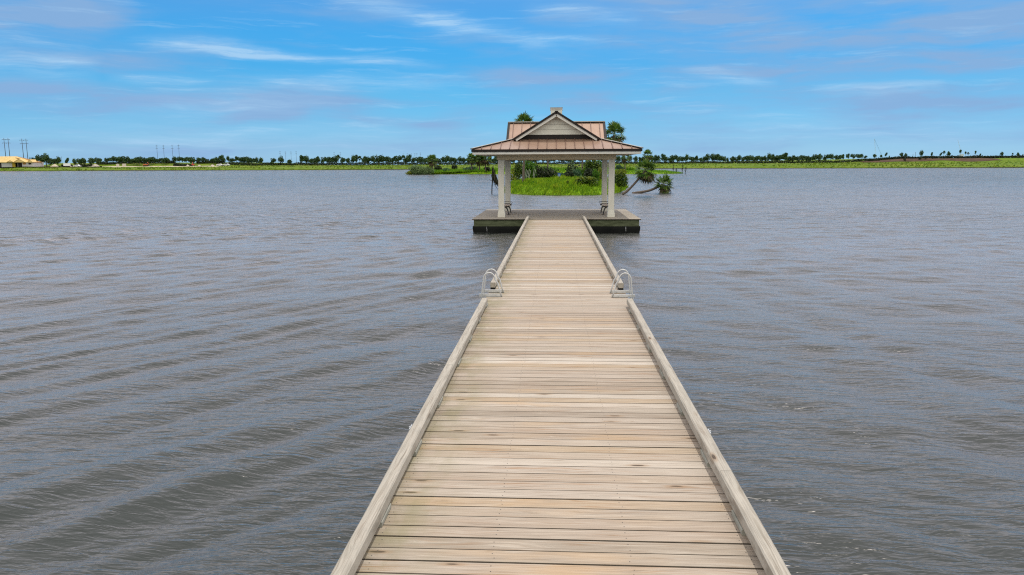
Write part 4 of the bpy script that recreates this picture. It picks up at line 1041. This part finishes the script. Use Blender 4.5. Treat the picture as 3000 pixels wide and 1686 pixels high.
for px, w, lab in ((548, 4.2, 'low pale gravel heap left of the small red excavator'), (582, 4., 'low pale gravel heap right of the small red excavator'), (620, 5.5, 'flat pale gravel heap just left of the white cars')):
    pile(px, 564, w, 3.5, 1.2, M_gravel, lab, ridge=w * .5)

# ------------------------------------------------------------------ islands
def island(name, outline, zprof, mat, label, c):
    # outline: world xy list; height grows with the distance from the edge
    O = np.array(outline); n = len(O); cx, cy = c; rings = 14; v = []
    for k in range(rings + 1):
        f_ = k / rings
        P_ = O * (1 - f_) + np.array([cx, cy]) * f_
        z = np.interp(f_, [0, .04, .12, .3, 1.], zprof)
        for p in P_: v.append((p[0], p[1], z + (.06 * math.sin(p[0] * 1.3) * math.sin(p[1] * .9) if f_ > .1 else 0)))
    f = []
    for k in range(rings):
        for j in range(n): f.append((k * n + j, k * n + (j + 1) % n, (k + 1) * n + (j + 1) % n, (k + 1) * n + j))
    m_ = MB(); m_.add(v, f); o = m_.build(name, mat, None, True); tag(o, label, kind='structure')
    def hz(x, y):
        # inverse: find f via ray from centre
        d = np.stack([x - cx, y - cy], -1); ang = np.arctan2(d[:, 1], d[:, 0]); r = np.hypot(d[:, 0], d[:, 1])
        oa = np.arctan2(O[:, 1] - cy, O[:, 0] - cx); orr = np.hypot(O[:, 0] - cx, O[:, 1] - cy); idx = np.argsort(oa)
        R_ = np.interp(ang, oa[idx], orr[idx], period=2 * math.pi)
        f_ = 1 - r / R_
        return np.interp(f_, [0, .04, .12, .3, 1.], zprof), f_
    return hz
def dense(outline, k=12):
    O = []; n = len(outline)
    for i in range(n):
        a, b = np.array(outline[i]), np.array(outline[(i + 1) % n])
        for t in range(k): O.append(a + (b - a) * t / k + rng.normal(size=2) * .12)
    return O
g2 = lambda px, py: tuple(Pz(px, py, 0)[:2])
near_out = [g2(1474, 566), g2(1500, 570.5), g2(1560, 573.5), g2(1640, 574), g2(1710, 574.5), g2(1770, 573), g2(1800, 569), g2(1822, 564), g2(1836, 556), g2(1840, 548), (9.6, 104), (5, 112), (-2, 112), (-6.5, 104), g2(1476, 552)]
hzn = island('island', dense(near_out), [-.25, .08, .48, .80, 1.15], M_isl, 'grassy island just beyond the pavilion', (1.6, 92))
def scatter(hz, x0, x1, y0, y1, n):
    x = rng.uniform(x0, x1, n); y = rng.uniform(y0, y1, n); z, f_ = hz(x, y); k = f_ > .012; return x[k], y[k], z[k], f_[k]
x, y, z, f_ = scatter(hzn, -8, 12, 66, 114, 62000)
pn = np.sin(x * .9 + 1) * np.sin(y * .35) + .6 * np.sin(x * 2.3 + y * .7)
h = rng.uniform(.2, .48, len(x)) * (1 + .34 * pn) * np.clip(.7 + f_ * 4, .7, 1.05)
q1 = grass_blades(x, y, z - .03, np.clip(h, .12, .9), rng.uniform(.03, .07, len(x)), (.18, -.05))
tag(quads_obj('grass', q1, L_grass), 'tall bright green grass covering the near island', kind='stuff')
def IZ(x, y, hz=hzn): return float(hz(np.array([x]), np.array([y]))[0][0])
far_out = [g2(1189, 511), g2(1215, 512), g2(1300, 511.3), g2(1420, 511), g2(1600, 511), g2(1800, 511), g2(1920, 510.5), g2(1990, 509.8), g2(2009, 508.8), g2(1985, 507.3), g2(1880, 505.6), (22, 262), (8, 268), (-8, 272), (-25, 276), (-40, 268), g2(1192, 508)]
hzf = island('island', dense(far_out), [-.25, .1, .5, .8, 1.3], M_isl, 'long low grassy island in the middle of the lake', (-6, 247))
x, y, z, f_ = scatter(hzf, -50, 45, 222, 280, 36000)
h = rng.uniform(.3, .9, len(x)) * (1 + .25 * np.sin(x * .5) * np.sin(y * .4)) * np.where(x > 18, .75, 1.15)
q2 = grass_blades(x, y, z - .03, np.clip(h, .2, 1.5), rng.uniform(.10, .24, len(x)), (.15, 0))
tag(quads_obj('grass', q2, L_isl2), 'green grass covering the middle island', kind='stuff')

# ---- palms
def fan_fronds(n, Rp, Rf, el0, el1, mat, name, parent, center, bl=15, droop=.25, wid=.06, axis=None):
    v = []; A = np.array(center, float)
    for i in range(n):
        az = i * 2.39996 + rng.uniform(-.3, .3); el = R(el0 + (el1 - el0) * ((i + .5) / n)) + rng.normal() * .12
        d = np.array([math.cos(az) * math.cos(el), math.sin(az) * math.cos(el), math.sin(el)])
        if axis is not None: d = axis @ d
        side = unit(np.cross(d, np.array([0, 0, 1.]) + rng.normal(size=3) * .1)); nr = np.cross(side, d)
        rp = Rp * rng.uniform(.8, 1.15); b = A + d * rp + np.array([0, 0, -.10 * rp])
        w = .02 * Rf / .8
        v += [A - side * w, A + side * w, b + side * w * .6, b - side * w * .6]
        for k in range(bl):
            t = (k / (bl - 1) - .5) * 2; ang = t * 1.45
            dd = d * math.cos(ang) + side * math.sin(ang) + nr * (-.18 * abs(t))
            L = Rf * (1 - .28 * abs(t)) * rng.uniform(.85, 1.1)
            mid = b + dd * L * .6 + nr * .02; tip = b + dd * L + np.array([0, 0, -droop * L * (.5 + .5 * abs(t)) * rng.uniform(.6, 1.4)])
            s2 = unit(np.cross(dd, nr)) * wid * Rf
            v += [b, mid + s2, tip, mid - s2]
    return quads_obj(name, np.array(v), mat, parent)
def palm(trunk, rads, size, label, nl=30, ndead=10, loc=None, group=None, el=(85, -30), name='palm_tree', wid=.075, bl=11):
    T = np.array(trunk, float); base = T[0] + np.array([0, 0, .2]) if loc is None else np.array(loc)
    t = thing(name, label, 'palm tree', base, 0, group); T = T - base
    m_ = MB(); m_.tube(smooth_path(T), np.interp(np.linspace(0, 1, 4 * (len(T) - 1) + 1), np.linspace(0, 1, len(T)), rads), 9); m_.build('trunk', M_bark, t, True)
    d = unit(T[-1] - T[-2]); up_ = unit(d * .75 + np.array([0, 0, .6])); a = unit(np.cross(up_, [0.3, 1, 0.])); ax = np.stack([a, np.cross(up_, a), up_], 1)
    fan_fronds(nl, size * .50, size * .72, el[0], el[1], L_palm, 'crown', t, T[-1] + d * .08, bl, wid=wid, axis=ax)
    if ndead: fan_fronds(ndead, size * .45, size * .75, -15, -75, L_dead, 'dead_fronds', t, T[-1] + d * np.array([1, 1, 0]) * .22 * size, 9, .4, wid)
    return t
def smooth_path(T):
    out = []
    for i in range(len(T) - 1):
        p0 = T[max(0, i - 1)]; p1 = T[i]; p2 = T[i + 1]; p3 = T[min(len(T) - 1, i + 2)]
        for u in np.linspace(0, 1, 5)[:-1]:
            out.append(.5 * (2 * p1 + (p2 - p0) * u + (2 * p0 - 5 * p1 + 4 * p2 - p3) * u * u + (3 * p1 - p0 - 3 * p2 + p3) * u ** 3))
    out.append(T[-1]); return np.array(out)
def pts_at(lst, Y): return [PY(a, b, Y) for a, b in lst]
palm(pts_at([(1533, 547), (1534, 500), (1535.5, 440), (1536, 367)], 84), [.16, .135, .12, .11], 1.25, 'tall palm whose crown shows above the left side of the pavilion roof', 30, 6)
palm(pts_at([(1792, 560), (1793, 500), (1795, 440), (1799, 396)], 88), [.17, .14, .13, .12], 1.42, 'tall palm with full crown at the right side of the pavilion roof', 30, 12, el=(88, -45))
palm(pts_at([(1705, 521), (1706, 490), (1707, 455), (1708, 425)], 110), [.15, .13, .12, .12], 1.5, 'dark stemmed palm under the right half of the pavilion roof', 26, 6)
palm(pts_at([(1604.5, 500), (1605, 480), (1605, 455), (1606, 425)], 236), [.24, .22, .2, .18], 2.6, 'slim distant palm stem in the middle of the pavilion opening', 24, 4)
palm(pts_at([(1823, 570), (1838, 560), (1852, 546), (1868, 528), (1884, 509), (1890, 501)], 73), [.125, .12, .105, .10, .095, .095], 1.1, 'leaning palm bent far over the water right of the pavilion', 34, 9, el=(85, -50), wid=.08)
palm(pts_at([(1852, 567), (1875, 564), (1897, 560), (1915, 554), (1930, 547), (1942, 540)], 77), [.12, .13, .125, .115, .10, .10], .98, 'fallen palm lying low on the water right of the leaning palm', 32, 6, el=(85, -45), wid=.08)
# log end of the leaning palm in the water
for px, top, base, size, lab in ((1382, 463, 497, 2.0, 'palm with round crown on the middle island, left of three'), (1404, 464, 497, 2.1, 'palm on the middle island, middle of three'), (1422, 462, 499, 2.2, 'palm above a dark bush on the middle island, right of three'),
                                 (1266, 467, 494, 1.9, 'low green palm behind the willowy shrub on the middle island'), (1831, 460, 499, 1.7, 'palm on the middle island right of the pavilion columns'), (1898, 452, 499, 1.75, 'palm standing behind the leaning palm on the middle island')):
    Y = 240; palm(pts_at([(px + 1, base + 2), (px, (base + top) / 2 + 6), (px, top + 3)], Y), [.2, .17, .15], size, lab, 24, 9, el=(80, -35), bl=11, wid=.08)
# dead snag left
sn = PY(1442, 565, 77); t = thing('dead_palm', 'dead dark palm with hanging fronds standing in the water left of the columns', 'dead palm', (sn[0], sn[1], 0))
o_ = np.array([sn[0], sn[1], 0])
m_ = MB(); m_.tube(smooth_path(np.array([PY(1441, 568, 77), PY(1441.5, 548, 77), PY(1443, 530, 77), PY(1446, 505, 77), PY(1444, 488, 77)]) - o_), .055, 7); m_.tube(smooth_path(np.array([PY(1447, 536, 77), PY(1453, 548, 77), PY(1463, 562, 77)]) - o_), .02, 6); m_.tube(smooth_path(np.array([PY(1441, 531, 77), PY(1436, 528, 77), PY(1433, 526, 77)]) - o_), .02, 6); m_.build('trunk', M_dark, t, True)
ap = [(1443.5, 489), (1445, 500), (1447, 512), (1446, 522)]; v = []
for k in range(170):
    u = rng.uniform(); a = PY(1444 + u * 9 + rng.normal() * 1.2, 490 + u * 34 + rng.normal() * 2, 77 + rng.normal() * .18) - o_
    L = rng.uniform(.4, 1.0); d = np.array([rng.normal() * .12 + .12 * (u - .3), rng.normal() * .15, -1]); s = unit(np.cross(d, rng.normal(size=3))) * .06
    if u < .75: v += [a, a + d * L * .5 + s, a + d * L, a + d * L * .5 - s]
    b = PY(1449 + u * 13, 519 + u * 14 + rng.normal() * 2, 77 + rng.normal() * .18) - o_; v += [b, b + d * L * .35 + s, b + d * L * .6, b + d * L * .35 - s]
quads_obj('dead_fronds', np.array(v), leaf_mat('dark_dead_frond', [(.012, .013, .008), (.03, .03, .018), (.06, .055, .03), (.02, .022, .012)], .9, .05), t)

# ---- shrubs of the near island
def ib(px, top, base, Y, wpx, mat, label, **k):
    p = PY(px, base, Y); z = IZ(p[0], p[1]) - .05; w = wpx * 1.15 * Y / F; h = PY(px, top, Y)[2] - z
    return bush(px, base, Y, w, h, mat, label, z=z, **k)
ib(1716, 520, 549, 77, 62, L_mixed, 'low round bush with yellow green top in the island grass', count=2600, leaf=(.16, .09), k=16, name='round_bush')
ib(1602, 491, 527, 94, 66, L_dark, 'wide dark clipped bush left of the blue sign', count=3600, leaf=(.18, .11), k=22)
ib(1553, 468, 524, 93, 36, L_green, 'tall bright green shrub right of the tall palm stem', count=1700, leaf=(.22, .12), k=12)
ib(1577, 484, 524, 95, 26, L_dark, 'dark shrub between the bright shrub and the wide dark bush', count=900, leaf=(.2, .12), k=8)
ib(1521, 476, 526, 94, 26, L_mixed, 'dark leafy shrub left of the tall palm stem', count=1300, leaf=(.2, .12), k=10)
ib(1506, 479, 522, 106, 24, L_yell, 'yellow green shrub at the left end of the island', count=700, leaf=(.25, .14), k=8)
ib(1680, 474, 508, 118, 40, L_dark, 'dark rounded shrub with pale top in the middle of the island', count=1600, leaf=(.26, .15), k=14)
ib(1678, 467, 486, 117.4, 20, L_sage, 'pale leafy sprouts above the dark middle shrub', count=300, leaf=(.35, .12), k=6)
ib(1688, 500, 527, 98, 38, L_teal, 'blue green low shrub right of the blue sign', count=1500, leaf=(.24, .08), k=12, updir=.9)
ib(1655, 505, 524, 100, 30, L_teal, 'small blue green shrub just right of the sign post', count=700, leaf=(.22, .08), k=8, updir=.9)
ib(1736, 466, 524, 92, 46, L_mixed, 'large leafy tree shaped shrub beside the right columns', count=2600, leaf=(.26, .15), k=16)
ib(1752, 468, 520, 95, 24, L_green, 'bright green shrub behind the right back column', count=800, leaf=(.24, .14), k=8)
ib(1761, 490, 540, 84, 20, L_yell, 'tall yellow green shrub hugging the right back column', count=900, leaf=(.16, .08), k=9)
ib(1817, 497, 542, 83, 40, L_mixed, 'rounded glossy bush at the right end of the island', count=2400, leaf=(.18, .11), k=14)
ib(1664, 528, 549, 78, 9, L_dark, 'small upright dark weed in the island grass', count=160, leaf=(.22, .06), k=4, updir=1.5)
ib(1586.5, 532, 541, 80, 8, L_dark, 'tiny dark weed in the grass left of the sign', count=90, leaf=(.12, .06), k=4, updir=1.)
p = PY(1713, 522, 93); yt = thing('yucca', 'pale spiky yucca beside the leafy tree shaped shrub', 'yucca', (p[0], p[1], IZ(p[0], p[1])))
v = []
for k in range(46):
    d = unit(rng.normal(size=3) * .55 + np.array([0, 0, 1.])); L = rng.uniform(.5, .95); s = unit(np.cross(d, rng.normal(size=3))) * .035; b = np.array([0, 0, .1])
    v += [b, b + d * L * .5 + s, b + d * L, b + d * L * .5 - s]
quads_obj('leaves', np.array(v), L_sage, yt); m_ = MB(); m_.tube([(0, 0, -.1), (0, 0, .1), (0, 0, .25)], [.06, .06, .04], 7); m_.build('stem', M_bark2, yt)
ib(1538, 486, 524, 97, 24, L_dark, 'dark undergrowth directly behind the tall palm stem', count=700, leaf=(.2, .12), k=8)
ib(1566, 474, 522, 99, 26, L_mixed, 'leafy shrub rising behind the bright green shrub', count=900, leaf=(.24, .14), k=9)
ib(1642, 504, 527, 103, 26, L_green, 'low bright shrub directly behind the blue sign', count=500, leaf=(.22, .1), k=7)
ib(1703, 492, 524, 103, 30, L_green, 'fresh green shrub at the foot of the dark palm stem', count=900, leaf=(.24, .12), k=9)
ib(1724, 494, 530, 88, 30, L_dark, 'dark undergrowth left of the right back column', count=1100, leaf=(.2, .12), k=10)
ib(1748, 500, 545, 82, 26, L_green, 'grassy green shrub in front of the tall yellow green shrub', count=900, leaf=(.2, .08), k=9, updir=.9)
ib(1669, 506, 530, 93, 34, L_dark, 'low dark shrub in front of the blue green shrubs', count=900, leaf=(.18, .11), k=9)
# bare pale stems in front of the tall shrub
for px, lab in ((1541, 'bare pale stem right beside the tall palm trunk'), (1549.5, 'bare pale stem below the bright green shrub'), (1564, 'bare forked pale stem left of the wide dark bush')):
    p = PY(px, 524, 91); z = IZ(p[0], p[1]); t = thing('bare_sapling', lab, 'sapling', (p[0], p[1], z)); m_ = MB()
    m_.tube([(0, 0, -.1), (.02, 0, .5), (-.02, .02, 1.), (.05, 0, 1.5)], [.045, .04, .03, .012], 6); m_.tube([(0, 0, .55), (.12, 0, .9), (.2, .05, 1.35)], [.025, .02, .01], 5); m_.build('stem', simple('pale_bark', (.30, .30, .27), (.42, .42, .39), 6., .9), t, True)
# sign
p = PY(1638, 534, 88); z = IZ(p[0], p[1]); t = thing('sign', 'small blue sign on a dark post standing in the island grass', 'sign', (p[0], p[1], z))
zt = PY(1638, 508, 88)[2] - z; zb_ = PY(1638, 517, 88)[2] - z; w = 8 * 88 / F
m_ = MB(); m_.bev((0, 0, zb_ / 2 + .1), (.07, .07, zb_ + .5), .008); m_.build('post', M_dark, t)
m_ = MB(); m_.bev((0, -.05, (zt + zb_) / 2), (w, .03, zt - zb_), .006); pn_ = m_.build('panel', M_signblue, t)
m_ = MB(); cz = (zt + zb_) / 2; m_.tube([(.05 * math.cos(a), -.072, cz - .02 + .05 * math.sin(a)) for a in np.linspace(-.4, 3.6, 12)], .016, 6); m_.box((0, -.068, zb_ + .03), (w * .8, .008, .035)); m_.build('mark', M_signwhite, pn_)
m_ = MB(); m_.extr([(-w / 2 - .02, -.07, zt), (w / 2 + .02, -.07, zt), (0, -.07, zt + .07)], (0, .06, 0)); m_.build('cap', M_dark, t)

# ---- shrubs of the middle island
def mb2(px, top, base, Y, wpx, mat, label, **k):
    p = PY(px, base, Y); z = IZ(p[0], p[1], hzf); w = wpx * Y / F; h = PY(px, top, Y)[2] - z
    return bush(px, base, Y, w, max(h, .8), mat, label, z=z - .1, **k)
mb2(1222, 484, 511, 236, 56, L_sage, 'large pale willowy shrub at the left tip of the middle island', count=2400, leaf=(.75, .14), k=16, droop=.5)
mb2(1250, 486, 510, 240, 50, L_sage, 'pale willowy shrub right beside the largest one on the middle island', count=1800, leaf=(.75, .14), k=14, droop=.5)
mb2(1198, 501, 512, 235, 22, L_yell, 'low yellow green shrub at the left tip of the middle island', count=500, leaf=(.4, .16), k=8)
mb2(1285, 484, 497, 252, 28, L_dark, 'long low dark bush behind the pale willowy shrubs', count=800, leaf=(.45, .28), k=10)
mb2(1332, 480, 495, 255, 19, L_dark, 'round dark bush standing alone on the middle island', count=700, leaf=(.4, .26), k=10)
mb2(1425, 489, 502, 243, 22, L_dark, 'dark bush at the foot of the right palm on the middle island', count=800, leaf=(.4, .26), k=10)
mb2(1308, 491, 504, 245, 30, L_teal, 'pale teal shrub in the middle of the grassy middle island', count=800, leaf=(.5, .16), k=9)
mb2(1378, 489, 504, 246, 44, L_teal, 'wide teal shrub below the left palm of the middle island', count=1200, leaf=(.5, .16), k=12)
mb2(1812, 484, 508, 240, 30, L_teal, 'pale teal shrub right of the right front column', count=1000, leaf=(.5, .16), k=10)
mb2(1848, 491, 509, 240, 34, L_isl2, 'green shrub between the columns and the leaning palm on the middle island', count=900, leaf=(.45, .18), k=10)
mb2(1640, 497, 508, 246, 60, L_isl2, 'low green shrub behind the blue sign on the middle island', count=900, leaf=(.45, .18), k=10)
for px, top, base, lab in ((1972, 482, 506, 'bare dark sapling on the right spit, left of four'), (1981, 494, 506, 'short bare sapling on the right spit, second of four'), (1998.5, 481, 506, 'dark leafless sapling on the right spit, tallest of four'), (2008, 489, 510, 'bare sapling at the very tip of the right spit')):
    Y = 238; p = PY(px, base, Y); z = max(0, IZ(p[0], p[1], hzf)); h = PY(px, top, Y)[2] - z; t = thing('bare_sapling', lab, 'sapling', (p[0], p[1], z)); m_ = MB()
    m_.tube([(0, 0, -.4), (.05, 0, h * .5), (0, 0, h)], [.07, .055, .02], 6)
    for k in range(7):
        zz = h * rng.uniform(.3, .95); e = rng.choice([-1, 1]); m_.tube([(0.02, 0, zz), (e * .25, .05, zz + .15), (e * rng.uniform(.35, .6), 0, zz + .2)], [.035, .025, .01], 5)
    m_.build('stem', M_dark, t, True)
    quads_obj('twigs', crown([(0, 0, h * .6, .3, .25, h * .35)], (.25, .1), 60), L_hedge, t)
